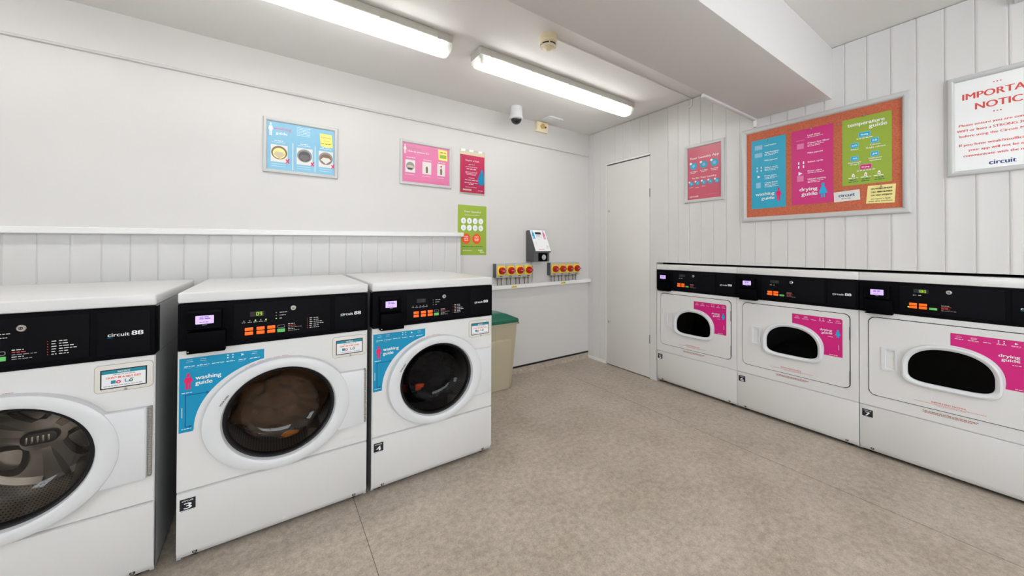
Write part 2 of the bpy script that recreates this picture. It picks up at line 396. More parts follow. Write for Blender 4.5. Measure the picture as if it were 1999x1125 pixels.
# right wall (face at x = 0), s runs away from the corner
GF, GS = -1.075 + 1.0, 0.0995          # grooves at s = 1.075 + k * 0.0995
def rwall(b, s0, s1, z0, z1):
    o = groove_outline(s0, s1, 1.075 - 20 * GS, GS, .0032, .10)
    b.prism([(d, -s) for s, d in o], z0, z1, 'board', axis='z')
DR0, DRN, DW = .866, 3, .683
b = MB()
HW = HC - .004
rwall(b, 0, .2695, 0, HW); rwall(b, .2695, .7938, 2.117, HW); rwall(b, .7938, DR0 - .002, 0, HW)
DRE = DR0 + 3 * DW + .012
rwall(b, DR0 - .002, DRE, 1.096, HW); rwall(b, DRE, -YF, 0, HW)
struct(b, 'wall_right')
b = MB()
b.box(.10, .85, -DRE - .05, -DRE, 0, 1.2, 'gap'); b.box(.10, .85, -DR0 + .004, -DR0 + .05, 0, 1.2, 'gap'); b.box(.85, .90, -DRE - .05, -DR0 + .05, 0, 1.2, 'gap')  # alcove sides coloured dark to stand in for the shade inside
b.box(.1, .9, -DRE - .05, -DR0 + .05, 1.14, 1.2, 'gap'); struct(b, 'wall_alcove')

# door in the right wall
b = MB(); b.box(-.002, .035, -.7915, -.2725, .008, 2.102, 'door', .002); d1 = struct(b, 'door_1')
for z in (1.7535, .369):
    b = MB(); b.box(-.0045, .0, -.7955, -.7905, z - .04, z + .04, 'dgrey'); b.build('hinge', d1)
for z in (1.617, .453):
    b = MB(); b.box(-.0045, -.0015, -.311, -.299, z - .018, z + .018, 'smoke', .001); b.box(-.0058, -.003, -.3090, -.3015, z - .013, z + .013, 'ink'); b.build('keyhole', d1)
b = MB(); b.box(-.010, .012, -.80, -.262, 2.112, 2.124, 'trimw', .002); b.box(-.003, .03, -.2705, -.262, 0, 2.113, 'trimw'); struct(b, 'trim_2')
b = MB(); b.box(.036, .09, -.80, -.265, 0, 2.12, 'gap'); struct(b, 'door_gap_shade')  # dark backing behind the door, stands for the shade in its gaps

# boxed-in matchboard panel behind the washers with a shelf-like cap
b = MB()
o = groove_outline(XL, -1.603, -4.038 - .109 * 12, .109, .0035, .045)
b.prism([(s, d - .045) for s, d in o], 0, 1.33, 'board', axis='z')
for v in b.bm.verts:
    if v.co.z > 1: v.co.z = 1.330 + .0165 * (v.co.x + 1.592)
struct(b, 'wall_panelling')
b = MB()
zl, zr = 1.262, 1.318
def capring(x, z): return [(x, 0, z), (x, -.078, z), (x, -.082, z + .004), (x, -.082, z + .031), (x, -.078, z + .035), (x, 0, z + .035)]
b.sweep([capring(XL, 1.318 - .0165 * 4.41), capring(-1.592, 1.318)], 'trimw', True, True); struct(b, 'trim_4')
# ledge to the right of the washers
b = MB()
def ledgering(x, z): return [(x, 0, z), (x, -.042, z), (x, -.045, z + .003), (x, -.045, z + .034), (x, -.042, z + .037), (x, 0, z + .037)]
b.sweep([ledgering(-1.9, .828), ledgering(-.001, .8485)], 'trimw', True, True); ledge = struct(b, 'trim_5')
# coved vinyl skirting with a black capping strip
b = MB(); b.prism([(-.03, 0), (-.012, .006), (-.006, .02), (-.005, .066), (0, .066), (0, 0)], -1.9, -.001, 'floor', axis='x')
b.box(-1.9, -.001, -.009, 0, .060, .076, 'rubber', .001); struct(b, 'baseboard_back')
b = MB(); b.box(-.004, 0, -.268, -.001, 0, .03, 'trimw'); struct(b, 'baseboard_right')
# boxed beam
b = MB(); b.box(XL, 0, -2.112, -1.692, 2.176, HC, 'beam', .003); struct(b, 'beam')

# ------------------------------------------------------------------ lamps
def batten(label, x0, vis=True):
    L, W = 1.545, .136; yc = -.803
    r = thing('batten_light', label, 'ceiling light', (x0 + L / 2, yc, HC), 0, 'twin tube batten lights on the ceiling')
    h = L / 2
    b = MB(); b.box(-h, h, -W / 2, W / 2, -.048, 0, 'fitting', .008, 3); b.build('housing', r)
    b = MB(); b.box(-h + .03, h - .03, -.055, .055, -.0515, -.0485, 'tray'); b.build('reflector_tray', r)
    # lens: half oval trough with rounded ends
    prof = [(W / 2 - .004, -.049), (W / 2 - .005, -.066), (.054, -.088), (.036, -.102), (.0, -.107)]
    pr = prof + [(-a, z) for a, z in prof[-2::-1]]
    rings = []
    for x, sc in ((-h + .004, .80), (-h + .008, .93), (-h + .02, 1), (h - .02, 1), (h - .008, .93), (h - .004, .80)):
        rings.append([(x, a * (.9 + .1 * sc), -.049 + (z + .049) * sc) for a, z in pr])
    b = MB(); k = b.mi('lens'); R = [[b.bm.verts.new(p) for p in q] for q in rings]
    for A, B in zip(R, R[1:]):
        for i in range(len(pr) - 1):
            f = b.bm.faces.new((A[i], A[i + 1], B[i + 1], B[i])); f.material_index = k
    for q in (R[0], R[-1]):
        f = b.bm.faces.new(q); f.material_index = k
    b.build('diffuser', r)
    for s in (-1, 1):
        b = MB(); b.cyl((0, s * .030, -.072), .013, -h + .05, h - .05, 'tube', axis='x', n=16); b.build('tube', r)
        for e in (-1, 1):
            b = MB(); b.box(e * (h - .038) - .010, e * (h - .038) + .010, s * .030 - .014, s * .030 + .014, -.088, -.05, 'offwhite', .003); b.build('lamp_holder', r)
    for x in (-h + .09, -h + .42, 0, h - .42, h - .09):
        for s in (-1, 1):
            b = MB(); b.box(x - .012, x + .012, s * (W / 2 - .001) - .002, s * (W / 2 - .001) + .002, -.052, -.004, 'fitting', .0008); b.build('clip', r)
    return r
def copy_tree(o, parent=None):
    c = o.copy(); COL.objects.link(c)
    if parent: c.parent = parent
    for ch in list(o.children): copy_tree(ch, c)
    return c
L2 = batten('lit twin tube batten light on the ceiling, the one nearer the cupboard door', -1.872)
def more_light(x, y, label):
    c = copy_tree(L2); c.location = (x, y, HC); c['label'] = label; return c
more_light(-2.055 - .7725, -.803, 'lit twin tube batten light cut off by the top of the photo')
more_light(-2.055 - .7725 - 1.725, -.803, 'lit twin tube batten light farthest from the cupboard door, out of view')
more_light(-1.15, -3.35, 'lit twin tube batten light beyond the boxed beam, nearer the dryers')
more_light(-3.6, -3.35, 'lit twin tube batten light beyond the boxed beam, farther from the dryers')

# ------------------------------------------------------------------ ceiling and high wall fittings
r = thing('smoke_detector', 'aged cream smoke detector on the ceiling beside the boxed beam', 'smoke detector', (-1.575, -1.185, HC))
b = MB(); b.lathe([(.052, 0), (.054, -.012), (.054, -.036), (.048, -.042)], (0, 0, 0), 'smoke', axis='z', n=32, cf=True, cl=True); b.build('base', r)
b = MB(); b.lathe([(.047, -.042), (.049, -.050), (.047, -.064), (.040, -.070)], (0, 0, 0), 'smoke', axis='z', n=32, cf=True, cl=True); b.build('sensor_head', r)
for i in range(6):
    a0 = 2 * PI * i / 6 + .08; a1 = a0 + 2 * PI / 6 - .16; pts = []
    b = MB(); n = 6
    R0 = [[(rr * math.cos(a0 + (a1 - a0) * k / n), rr * math.sin(a0 + (a1 - a0) * k / n), z) for k in range(n + 1)] for rr, z in ((.0485, -.055), (.0483, -.0635))]
    kk = b.mi('ink')
    for k in range(n):
        f = b.bm.faces.new([b.bm.verts.new(p) for p in (R0[0][k], R0[0][k + 1], R0[1][k + 1], R0[1][k])]); f.material_index = kk
    b.build('vent_slot', r)
b = MB(); b.lathe([(.034, -.069), (.030, -.076), (.016, -.084), (.008, -.090)], (0, 0, 0), 'smoke', axis='z', n=28, cf=True, cl=True); b.build('chamber_cap', r)
b = MB(); b.box(.045, .058, -.006, .006, -.03, -.018, 'brownink', .002); b.build('cable_entry', r)

b = MB(); b.box(-1.53, 0, -1.2035, -1.1905, HC - .010, HC + .0, 'trimw', .002)
b.box(-.010, 0, -1.2035, -1.1945, 2.435, HC - .005, 'trimw', .002); b.box(-.010, 0, -1.197, -1.165, 2.431, 2.440, 'trimw', .002)
tag(b.build('cable_trunking'), 'thin white cable trunking along the ceiling from the smoke detector', 'trunking')
b = MB(); b.box(-.735, -.001, -1.6915, -1.668, 2.164, 2.187, 'beam', .002); b.box(-.022, -.002, -1.690, -1.672, 2.118, 2.166, 'trimw', .002)
tag(b.build('cable_trunking'), 'short white cable trunking at the lower left edge of the boxed beam', 'trunking')

r = thing('dome_camera', 'white dome security camera with a black dome hanging from the ceiling', 'security camera', (-1.125, -.195, HC))
b = MB(); b.lathe([(.056, 0), (.056, -.045), (.0545, -.047), (.056, -.049), (.057, -.088), (.063, -.096), (.064, -.108), (.056, -.114)], (0, 0, 0), 'plastic', axis='z', n=36, cf=True, cl=True); b.build('housing', r)
b = MB(); b.lathe([(.047 * math.cos(PI / 2 * i / 8) + .0005, -.112 - .044 * math.sin(PI / 2 * i / 8)) for i in range(9)], (0, 0, 0), 'dome', axis='z', n=32, cf=True, cl=True); b.build('dome', r)

r = thing('alarm_sensor', 'aged yellowed wall sensor close under the ceiling near the corner', 'sensor', (-.68, 0, 2.45))
b = MB(); b.prism([(0, -.05), (0, .05), (-.045, .05), (-.055, .02), (-.035, -.048)], -.085, .055, 'smoke', axis='x', bev=.004); b.build('housing', r)
b = MB(); b.lathe([(.026, .0), (.024, -.012), (.012, -.020)], (-.022, -.048, .006), 'amber', axis='y', n=20, cf=True, cl=True); b.build('lens', r)
b = MB(); b.cyl((.012, -.05, -.002), .009, -.012, 0, 'brownink', n=12); b.build('indicator', r)
b = MB(); b.prism(rrect(-.755, -.56, -.222, -.085, .03), HC - .014, HC, 'plastic', axis='z', bev=.003)
tag(b.build('ceiling_plate'), 'white rounded cover plate on the ceiling beside the yellowed sensor', 'cover plate')

b = MB(); b.box(-.045, 0, -2.90, -2.785, 2.40, HC, 'plastic', .004)
tag(b.build('junction_box'), 'white junction box at the top of the right wall, mostly out of view', 'junction box')

# ------------------------------------------------------------------ machine pieces shared by washers and dryers
def figure(b, x0, x1, z0, z1, m, lv=2, dress=False):
    """simple standing pictogram"""
    w, h = x1 - x0, z1 - z0; X = lambda a: x0 + a * w; Z = lambda a: z0 + a * h
    b.disc(X(.5), Z(.87), .15 * w * 1.1, m, lv, n=16, rz=.12 * h)
    if dress:
        b.poly([(X(.32), Z(.74)), (X(.05), Z(.28)), (X(.95), Z(.28)), (X(.68), Z(.74))][::1][::-1], m, lv)
        b.rect(X(.30), X(.45), Z(0), Z(.3), m, lv + .2); b.rect(X(.55), X(.70), Z(0), Z(.3), m, lv + .2)
    else:
        b.poly([(X(.22), Z(.36)), (X(.78), Z(.36)), (X(.80), Z(.74)), (X(.2), Z(.74))], m, lv)
        b.poly([(X(0), Z(.46)), (X(.13), Z(.42)), (X(.30), Z(.68)), (X(.2), Z(.74))], m, lv + .2)
        b.poly([(X(1), Z(.46)), (X(.8), Z(.74)), (X(.70), Z(.68)), (X(.87), Z(.42))], m, lv + .2)
        b.rect(X(.24), X(.46), Z(0), Z(.37), m, lv + .2); b.rect(X(.54), X(.76), Z(0), Z(.37), m, lv + .2)
def icon_row(b, xs, z, m, lv=2, seed=3):
    """washing basket, soap, card, dial dots, start arrow, basket"""
    for i, x in enumerate(xs):
        if i == 0 or i == 5:
            b.rect(x - .010, x + .010, z - .003, z - .0018, m, lv); b.rect(x - .008, x + .008, z + .004, z + .0048, m, lv)
        elif i == 1:
            b.rect(x - .009, x + .009, z - .004, z - .003, m, lv); b.rect(x - .009, x + .009, z + .003, z + .004, m, lv)
        elif i == 3:
            for dx in (-.008, .008):
                for dz in (-.005, .005): b.rect(x + dx - .002, x + dx + .002, z + dz - .003, z + dz + .002, m, lv)
        elif i == 4:
            b.poly([(x - .004, z - .005), (x + .006, z), (x - .004, z + .005)], m, lv)
def lcd(b, x, z, h, s, m, y):
    """seven segment digits"""
    seg = {'0': 'abcdef', '1': 'bc', '2': 'abged', '8': 'abcdefg', '9': 'abfgcd', '4': 'fgbc', '5': 'afgcd'}
    w = h * .55; t = h * .13
    for ch in s:
        for q in seg[ch]:
            R = {'a': (0, w, h - t, h), 'd': (0, w, 0, t), 'g': (0, w, h / 2 - t / 2, h / 2 + t / 2), 'f': (0, t, h / 2, h), 'e': (0, t, 0, h / 2), 'b': (w - t, w, h / 2, h), 'c': (w - t, w, 0, h / 2)}[q]
            b.rect(x + R[0], x + R[1], z + R[2], z + R[3], m, 1, y)
        x += w * 1.45

def control_panel(r, z0, z1, washer, digits, lit, yb=.06):
    """black fascia with card reader; z0..z1 its height; local front at y = 0"""
    H = z1 - z0; dz = z0 - .816
    b = MB(); b.box(.001, .682, -.004, yb, z0, z1 - .0005, 'black', .005, 3); p = b.build('control_panel', r)
    b = MB(); b.prism(rrect(.168, .519, z0 + .018, z1 - .012, .004), -.0065, -.004, 'black2', bev=.001); b.build('fascia_plate', p)
    b = MB(); b.prism(rrect(.537, .668, z0 + .014, z1 - .012, .004), -.0065, -.004, 'black2', bev=.001)
    lp = b.build('name_plate', p)
    b = MB(); Y = -.0066
    b.text('circuit', .562, .897 + dz, .0135, 'white', 1, .053, y=Y, bold=.02); b.text('88', .621, .897 + dz, .0165, 'white', 1, .029, y=Y, bold=.05)
    b.rect(.561, .574, .8925 + dz, .8935 + dz, 'figblue', 1, Y)
    b.build('lettering', p)
    # display
    b = MB(); Y = -.0066
    if washer:
        b.rect(.222, .270, .927 + dz, .947 + dz, 'ink', .6, Y)
        lcd(b, .243, .930 + dz, .0145, digits, 'gled' if lit else 'gdim', Y)
    else:
        b.rect(.222, .276, .944 + dz - .0, .966 + dz, 'ink', .6, Y)
        lcd(b, .236, .947 + dz, .0145, digits, 'gled' if lit else 'gdim', Y)
    b.build('digit_display', p)
    def btn(x0, x1, za, zb, m, nm):
        q = MB(); q.box(x0, x1, -.0085, -.006, za + dz, zb + dz, m, .0012); q.build(nm, p)
    if washer:
        for x0 in (.205, .244, .281):
            for za in (.8525, .8695): btn(x0, x0 + .0275, za, za + .0135, 'obtn', 'orange_button')
        btn(.316, .344, .8515, .8655, 'gbtn', 'green_button')
        q = MB(); q.ringplate(rrect(.317, .343, .8695 + dz, .882 + dz, .004), rrect(.3185, .3415, .871 + dz, .8805 + dz, .003), -.0078, -.006, 'greyink'); q.build('outlined_button', p)
    else:
        for x0 in (.2055, .2415):
            for za in (.8580, .8745): btn(x0, x0 + .029, za, za + .0135, 'obtn', 'orange_button')
        btn(.278, .306, .8575, .8695, 'gbtn', 'green_button')
    kx, kz = (.374, .951) if washer else (.346, .957)
    q = MB(); q.lathe([(.011, -.006), (.011, -.010), (.009, -.012)], (kx, 0, kz + dz), 'chrome', n=24, cf=True, cl=True); q.ring(kx, kz + dz, .0032, .0046, 'ink', 1, -.012); q.rect(kx - .0008, kx + .0008, kz + dz - .003, kz + dz + .004, 'ink', 1.2, -.012); q.build('key_lock', p)
    # small print and lamps
    def lamp(x, z, r_, m): q = MB(); q.disc(x, z + dz, r_, m, 1, Y, 12); q.build('indicator_lamp', p)
    b = MB()
    if washer:
        for i, x in enumerate((.202, .221, .240, .258, .276)):
            b.dashes(x - .007, x + .007, .9035 + dz, .0018, 'offwhite', 1, Y, seed=i)
            lamp(x, .911, .0026, 'gdot' if lit and i in (2, 4) else 'greyink')
        b.build('status_caption', p); b = MB()
        for i, (z, w) in enumerate(((.936, .030), (.924, .022), (.911, .008))):
            lamp(.312, z, .0022, 'gdot' if (i == 2 and lit) else 'greyink')
            b.dashes(.324, .324 + w, z - .001 + dz, .0022, 'offwhite', 1, Y, seed=i)
        b.build('option_caption', p); b = MB()
        for i, (z, w, m) in enumerate(((.882, .024, 'offwhite'), (.8745, .028, 'redink'), (.867, .052, 'greyink'), (.860, .024, 'offwhite'), (.853, .045, 'greyink'))):
            b.dashes(.355, .355 + w, z + dz, .0026, m, 1, Y, seed=i)
        b.build('start_caption', p); b = MB()
        for i, w in enumerate((.018, .020, .034, .040, .024, .022)):
            z = .899 - i * .0085
            b.dashes(.436, .447, z + dz, .0026, 'offwhite', 1, Y, seed=i); b.dashes(.452, .452 + w, z + dz, .0026, 'offwhite', 1, Y, seed=i + 9)
            b.disc(.428, z + .0013 + dz, .0013, 'redink', 1, Y, 10)
        b.build('programme_caption', p)
    else:
        for i, x in enumerate((.226, .246)):
            b.dashes(x - .006, x + .006, .930 + dz, .003, 'offwhite', 1, Y, seed=i)
        b.build('status_caption', p); b = MB()
        for i, (z, w, m) in enumerate(((.8835, .028, 'offwhite'), (.877, .034, 'redink'), (.871, .026, 'redink'), (.865, .030, 'redink'), (.8575, .05, 'greyink'))):
            b.dashes(.320, .320 + w, z + dz, .0024, m, 1, Y, seed=i)
        b.build('start_caption', p)
        lamp(.2025, .8645, .0032, 'gdot' if lit else 'greyink')
    # card reader: screen hood above a hopper that hangs a little below the fascia
    b = MB(); b.prism([(-.030, z0 + .080), (-.034, z0 + .084), (-.034, z0 + .146), (-.020, z0 + .156), (0, z0 + .156), (0, z0 + .080)], .030, .133, 'reader', axis='x', bev=.002)
    b.box(.032, .146, -.042, 0, z0 - .007, z0 + .074, 'reader', .003)
    c = b.build('card_reader', r)
    b = MB(); b.prism(rrect(.056, .110, z0 + .103, z0 + .1345, .002), -.0352, -.0335, 'screen')
    b.build('screen', c)
    b = MB(); Y = -.0352
    b.dashes(.068, .100, z0 + .128, .003, 'screenink', 1, Y); b.dashes(.068, .100, z0 + .121, .004, 'screenink', 1, Y); b.dashes(.068, .096, z0 + .109, .0022, 'screenink', 1, Y)
    b.rect(.076, .090, z0 + .0975, z0 + .0995, 'greyink', 1, -.034); b.build('screen_text', c)
    q = MB(); q.cyl((.037, 0, z0 + .002), .0024, -.0428, -.041, 'chrome', n=10); q.build('screw', c)
    return p

def number_label(r, n, x0, z0):
    b = MB(); b.rect(x0, x0 + .047, z0, z0 + .049, 'white', 1); b.rect(x0 + .0006, x0 + .0464, z0 + .006, z0 + .0486, 'ink', 1.6)
    b.text('circuit', x0 + .0235, z0 + .0385, .0065, 'white', 2.4, .033, 'c')
    b.text(n, x0 + .0235, z0 + .0105, .023, 'white', 2.4, .021, 'c'); b.text(n, x0 + .0243, z0 + .0105, .023, 'white', 2.5, .021, 'c')
    b.dashes(x0 + .003, x0 + .044, z0 + .0018, .0022, 'greyink', 2.2)
    o = b.build('number_label', r, (0, -.0006, 0)); return o
def base_panel(r, ztop):
    b = MB()
    b.prism([(0, .050), (0, ztop - .004), (.006, ztop), (.026, ztop), (.026, .02), (.018, .0205), (.012, .027)], .0015, .6815, 'enamel', axis='x', bev=.003)
    p = b.build('lower_panel', r)
    for x in (.055, .626):
        q = MB(); q.cyl((x, 0, .037), .0075, .0045, .016, 'ink', n=14); q.cyl((x, 0, .037), .0045, .0025, .016, 'chrome', n=10); q.build('screw', p)
    b = MB(); b.prism([(.336, .046), (.356, .046), (.350, .0555), (.346, .0575), (.342, .0555)], -.0015, .002, 'enamel'); b.build('release_notch', p)
    return p

# ------------------------------------------------------------------ washing machines
CX, CZ = .3365, .514
def ell(a, bb, n=72, cx=CX, cz=CZ, ph=0.0): return [(cx + a * math.cos(2 * PI * i / n + ph), cz + bb * math.sin(2 * PI * i / n + ph)) for i in range(n)]
def rect_match(x0, x1, z0, z1, n=72, cx=CX, cz=CZ):
    out = []
    cor = [math.atan2(z - cz, x - cx) % (2 * PI) for x, z in ((x1, z0), (x1, z1), (x0, z1), (x0, z0))]
    angs = [2 * PI * i / n for i in range(n)]
    for c in cor:
        k = min(range(n), key=lambda i: abs(((angs[i] - c + PI) % (2 * PI)) - PI)); angs[k] = c
    for a in angs:
        dx, dz = math.cos(a), math.sin(a); t = 9
        if dx > 1e-9: t = min(t, (x1 - cx) / dx)
        if dx < -1e-9: t = min(t, (x0 - cx) / dx)
        if dz > 1e-9: t = min(t, (z1 - cz) / dz)
        if dz < -1e-9: t = min(t, (z0 - cz) / dz)
        out.append((cx + dx * t, cz + dz * t))
    return out

def washer(name, label, loc, number, digits, lit, glass, grip=True, lid_up=0.0, depth=.46, rb=.232, turn=35):
    r = thing(name, label, 'washing machine', loc, 0, 'front loading washing machines')
    D = .77; T = .997
    # cabinet: C shaped shell open to the front, in two heights with a crease between
    b = MB()
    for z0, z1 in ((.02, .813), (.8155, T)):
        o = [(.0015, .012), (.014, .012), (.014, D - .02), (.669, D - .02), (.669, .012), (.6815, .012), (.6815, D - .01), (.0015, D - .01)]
        b.prism(o, z0, z1, 'enamel_side_shaded', axis='z')
    b.box(.014, .669, .012, D - .02, .81, .816, 'enamel_side_shaded')
    b.build('cabinet', r)
    for x in (.05, .633):
        for y in (.06, D - .07):
            b = MB(); b.lathe([(.018, 0), (.018, .012), (.008, .014), (.008, .03)], (x, y, 0), 'rubber', axis='z', n=14, cf=True, cl=True); b.build('foot', r)
    b = MB(); b.box(0, .683, -.003, D, T + .001, 1.039 + lid_up, 'enamel', .007, 3); b.build('lid', r)
    control_panel(r, .816, T, True, digits, lit)
    base_panel(r, .2755)
    # front panel with the round opening
    b = MB()
    b.ringplate(rect_match(.0015, .6815, .2805, .8145), ell(.212, .196), .003, .016, 'enamel')
    b.ringplate(rect_match(.0045, .6785, .2835, .8115), ell(.212, .196), 0, .004, 'enamel')
    fp = b.build('front_panel', r)
    # recessed cover with the notice
    b = MB(); b.prism(rrect(.5305, .6755, .7025, .797, .012), -.0016, .001, 'cream', bev=.0008); cv = b.build('cover_plate', r)
    b = MB(); b.ringplate(rrect(.5295, .6765, .7015, .798, .013), rrect(.5305, .6755, .7025, .797, .012), -.0003, .001, 'brownink'); b.build('cover_seam', cv)
    q = MB(); q.cyl((.606, 0, .7065), .0042, -.0035, 0, 'chrome', n=12); q.build('latch', cv)
    b = MB()
    b.rect(.544, .660, .714, .781, 'ink', 1); b.rect(.5475, .6565, .7175, .7775, 'white', 1.6); b.rect(.5475, .6565, .766, .7775, 'teal', 2.2)
    b.text('NOTICE', .602, .7685, .007, 'white', 3, .030, 'c')
    b.dashes(.575, .630, .7605, .0022, 'greyink', 2.4)
    b.text("DON'T BE A SILLY SUD!", .602, .7485, .0072, 'orangeink', 2.6, .084, 'c')
    b.rect(.570, .5815, .731, .7425, 'teal', 2.4); b.ring(.5885, .7355, .0028, .0058, 'hotpink', 2.6)
    b.poly([(.604, .743), (.604, .732), (.616, .732), (.616, .734), (.606, .734), (.606, .743)][::-1], 'dblue', 2.5)
    b.ring(.6195, .7358, .0026, .0050, 'green', 2.6); b.rect(.6165, .626, .742, .7436, 'green', 2.5)
    b.dashes(.552, .650, .7225, .0022, 'greyink', 2.4)
    b.build('notice_sticker', r, (0, -.0017, 0))
    # washing guide sticker, its inner edge following the door
    b = MB()
    arc = [(CX + .287 * math.cos(a), CZ + .240 * math.sin(a)) for a in [math.radians(103.3 + (180.5 - 103.3) * i / 26) for i in range(27)]]
    b.poly([(.0065, .787), (.0065, .505), (.0475, .505)] + arc[::-1] + [(.2705, .787)], 'blue', 1)
    icon_row(b, (.036, .076, .121, .159, .198, .238), .775, 'white')
    for i, (x0, x1) in enumerate(((.021, .051), (.058, .094), (.102, .139), (.147, .174), (.186, .211), (.222, .256))):
        b.dashes(x0, x1, .7535, .0026, 'white', 2, seed=i)
        if i in (0, 1, 4): b.dashes(x0 - .003, x1 - .004, .7475, .0016, 'pblue', 2, seed=i + 4)
    b.text('washing', .0535, .7005, .0165, 'white', 2, .077); b.text('guide', .0535, .6805, .0165, 'white', 2, .050)
    figure(b, .0185, .0465, .667, .730, 'hotpink')
    b.dashes(.014, .044, .6535, .0024, 'white'); b.dashes(.014, .042, .5165, .0026, 'white')
    b.rect(.0235, .0265, .525, .647, 'dblue', 2); b.rect(.0235, .090, .644, .647, 'dblue', 2.1); b.rect(.0235, .040, .524, .527, 'dblue', 2.1)
    b.poly([(.086, .640), (.095, .6455), (.086, .651)], 'dblue', 2.2); b.poly([(.036, .520), (.045, .5255), (.036, .531)], 'dblue', 2.2)
    b.rect(.0143, .0162, .562, .600, 'white', 2)
    b.build('washing_guide_sticker', r)
    # door
    d = thing('door_assembly', None, None); d.parent = r; d.name = 'door'
    def er(a, bb, y, n=72): return [(x, y, z) for x, z in ell(a, bb, n)]
    b = MB()
    b.sweep([er(.205, .191, .01), er(.262, .230, .002), er(.2635, .2315, -.004), er(.2630, .2310, -.022), er(.2605, .2285, -.0285), er(.2545, .2235, -.0315), er(.235, .210, -.0335),
             er(.214, .197, -.0325), er(.206, .191, -.0285), er(.2015, .1875, -.018), er(.200, .1865, -.004)], 'plastic')
    b.build('ring', d)
    b = MB()
    b.prism([(.549, .3755), (.560, .3745), (.6625, .377), (.665, .381), (.665, .629), (.6625, .633), (.567, .6345), (.549, .636)], -.026, .0005, 'plastic', bev=.006)
    b.build('handle', d)
    b = MB()
    if grip:
        pts = rrect(.6660, .6755, .378, .632, .004)
        b.prism(pts, -.012, .0, 'greyink')
        for k in range(42): b.box(.6655, .676, -.0132, -.011, .381 + k * .00595, .3842 + k * .00595, 'chrome', .0006, 1)
        b.build('grip_strip', d)
    else:
        b.prism(rrect(.6660, .6735, .380, .630, .003), -.010, .0, 'plastic'); b.build('grip_strip', d)
    b = MB()
    b.sweep([er(.2005, .187, -.012), er(.196, .183, -.016), er(.190, .178, -.012), er(.186, .174, -.002), er(.187, .175, .012), er(.197, .184, .014)], 'rubber')
    b.build('gasket', d)
    b = MB()
    g = [(.188, .176, -.004), (.178, .167, .010), (.160, .150, .040), (.142, .133, .062), (.120, .112, .072), (.09, .084, .077), (.05, .047, .080), (.012, .011, .081)]
    b.sweep([er(a, bb, y) for a, bb, y in g], glass, False, True); b.build('glass', d)
    b = MB()
    b.text('DOOR OPEN', .1325, .590, .0060, 'ink', 1, .045, y=-.0350, rot=math.radians(54)); b.build('door_print', d)
    b = MB()
    n = 26
    for k in range(n):   # fine red warning along the top of the panel
        a = math.radians(86 + 34 * k / n)
        if k % 5 == 4: continue
        x, z = CX + .262 * math.cos(a), CZ + .2335 * math.sin(a)
        t = a + PI / 2; w, h = .0024, .0007
        c, s = math.cos(t), math.sin(t)
        b.poly([(x + p * c - q * s, z + p * s + q * c) for p, q in ((-w, -h), (w, -h), (w, h), (-w, h))], 'redink', 1)
    b.build('warning_print', r)
    # drum
    b = MB()
    k = b.mi('drum'); n = 72; y0, y1 = .050, depth; q = rb / .232
    uv = b.bm.loops.layers.uv.new('UVMap')
    rings = [[b.bm.verts.new((x, y, z)) for x, z in ell(.232 * e, .224 * e, n)] for y, e in ((y0, 1), (y1, q))]
    for i in range(n):
        j = (i + 1) % n
        f = b.bm.faces.new((rings[0][i], rings[1][i], rings[1][j], rings[0][j])); f.material_index = k
        for l, (u, v) in zip(f.loops, ((i, 0), (i, 26), (i + 1, 26), (i + 1, 0))): l[uv].uv = (u * 1.75, v * (y1 - y0) * 3.2)
    b.sweep([er(.196, .184, .020), er(.236, .228, .030), er(.236, .228, y0), er(.230, .222, y0)], 'backplate')
    b.sweep([er(.232 * q, .224 * q, y1), er(.205 * q, .198 * q, y1 + .012), er(.12 * q, .115 * q, y1 + .004), er(.06 * q, .058 * q, y1 - .012)], 'backplate', False, True)
    dr = b.build('drum', r)
    for k in range(3):
        a = math.radians(turn + 120 * k); c, s = math.cos(a), math.sin(a)
        def P(u, w, y): e = q if y > y1 - .05 else 1 + (q - 1) * (y - y0) / (y1 - y0); return (CX + (u * c - w * s) * e, y, CZ + (u * s + w * c) * .965 * e)
        b = MB()   # pressed arm of the back plate
        sec = [(-.030, .0), (-.020, -.020), (.020, -.020), (.030, 0)]
        b.sweep([[P(.03, w * .7, y1 + .006 + h * .8) for w, h in sec], [P(.10, w * .8, y1 + .006 + h) for w, h in sec], [P(.20, w * 1.3, y1 + .01 + h) for w, h in sec], [P(.226, w * 1.6, y1 + h * .3) for w, h in sec]], 'backplate', True, True)
        b.build('spider_arm', dr)
        b = MB()   # dark lobed groove between the arms
        a2 = a + math.radians(60); c, s = math.cos(a2), math.sin(a2)
        out, inn = [], []
        for i in range(40):
            t = 2 * PI * i / 40; u = .128 + .066 * math.cos(t); w = (.066 + .034 * math.cos(t)) * math.sin(t)
            out.append(P(u, w * 1.12, y1 + .002)); u = .130 + .047 * math.cos(t); inn.append(P(u, w * .74, y1 + .003))
        b.sweep([out, [(x, y - .010, z) for x, y, z in out], [(x, y - .010, z) for x, y, z in inn], inn], 'recess'); b.build('pressed_groove', dr)
        b = MB()   # lifter along the wall
        a3 = a + math.radians(30); c, s = math.cos(a3), math.sin(a3)
        sec = [(.231, -.035), (.195, -.012), (.185, 0), (.195, .012), (.231, .035)]
        b.sweep([[P(u, w, y) for u, w in sec] for y in (.09, .12, y1 - .04, y1 - .01)], 'backplate', True, True); b.build('lifter', dr)
    b = MB(); b.prism(rrect(CX - .045, CX + .045, CZ - .022, CZ + .022, .020), y1 - .04, y1 - .005, 'recess', bev=.006)
    for i in range(5): b.box(CX - .03 + i * .013, CX - .024 + i * .013, y1 - .044, y1 - .038, CZ - .012, CZ + .012, 'chrome', .001)
    b.build('hub', dr)
    number_label(r, number, .011, .203)
    return r

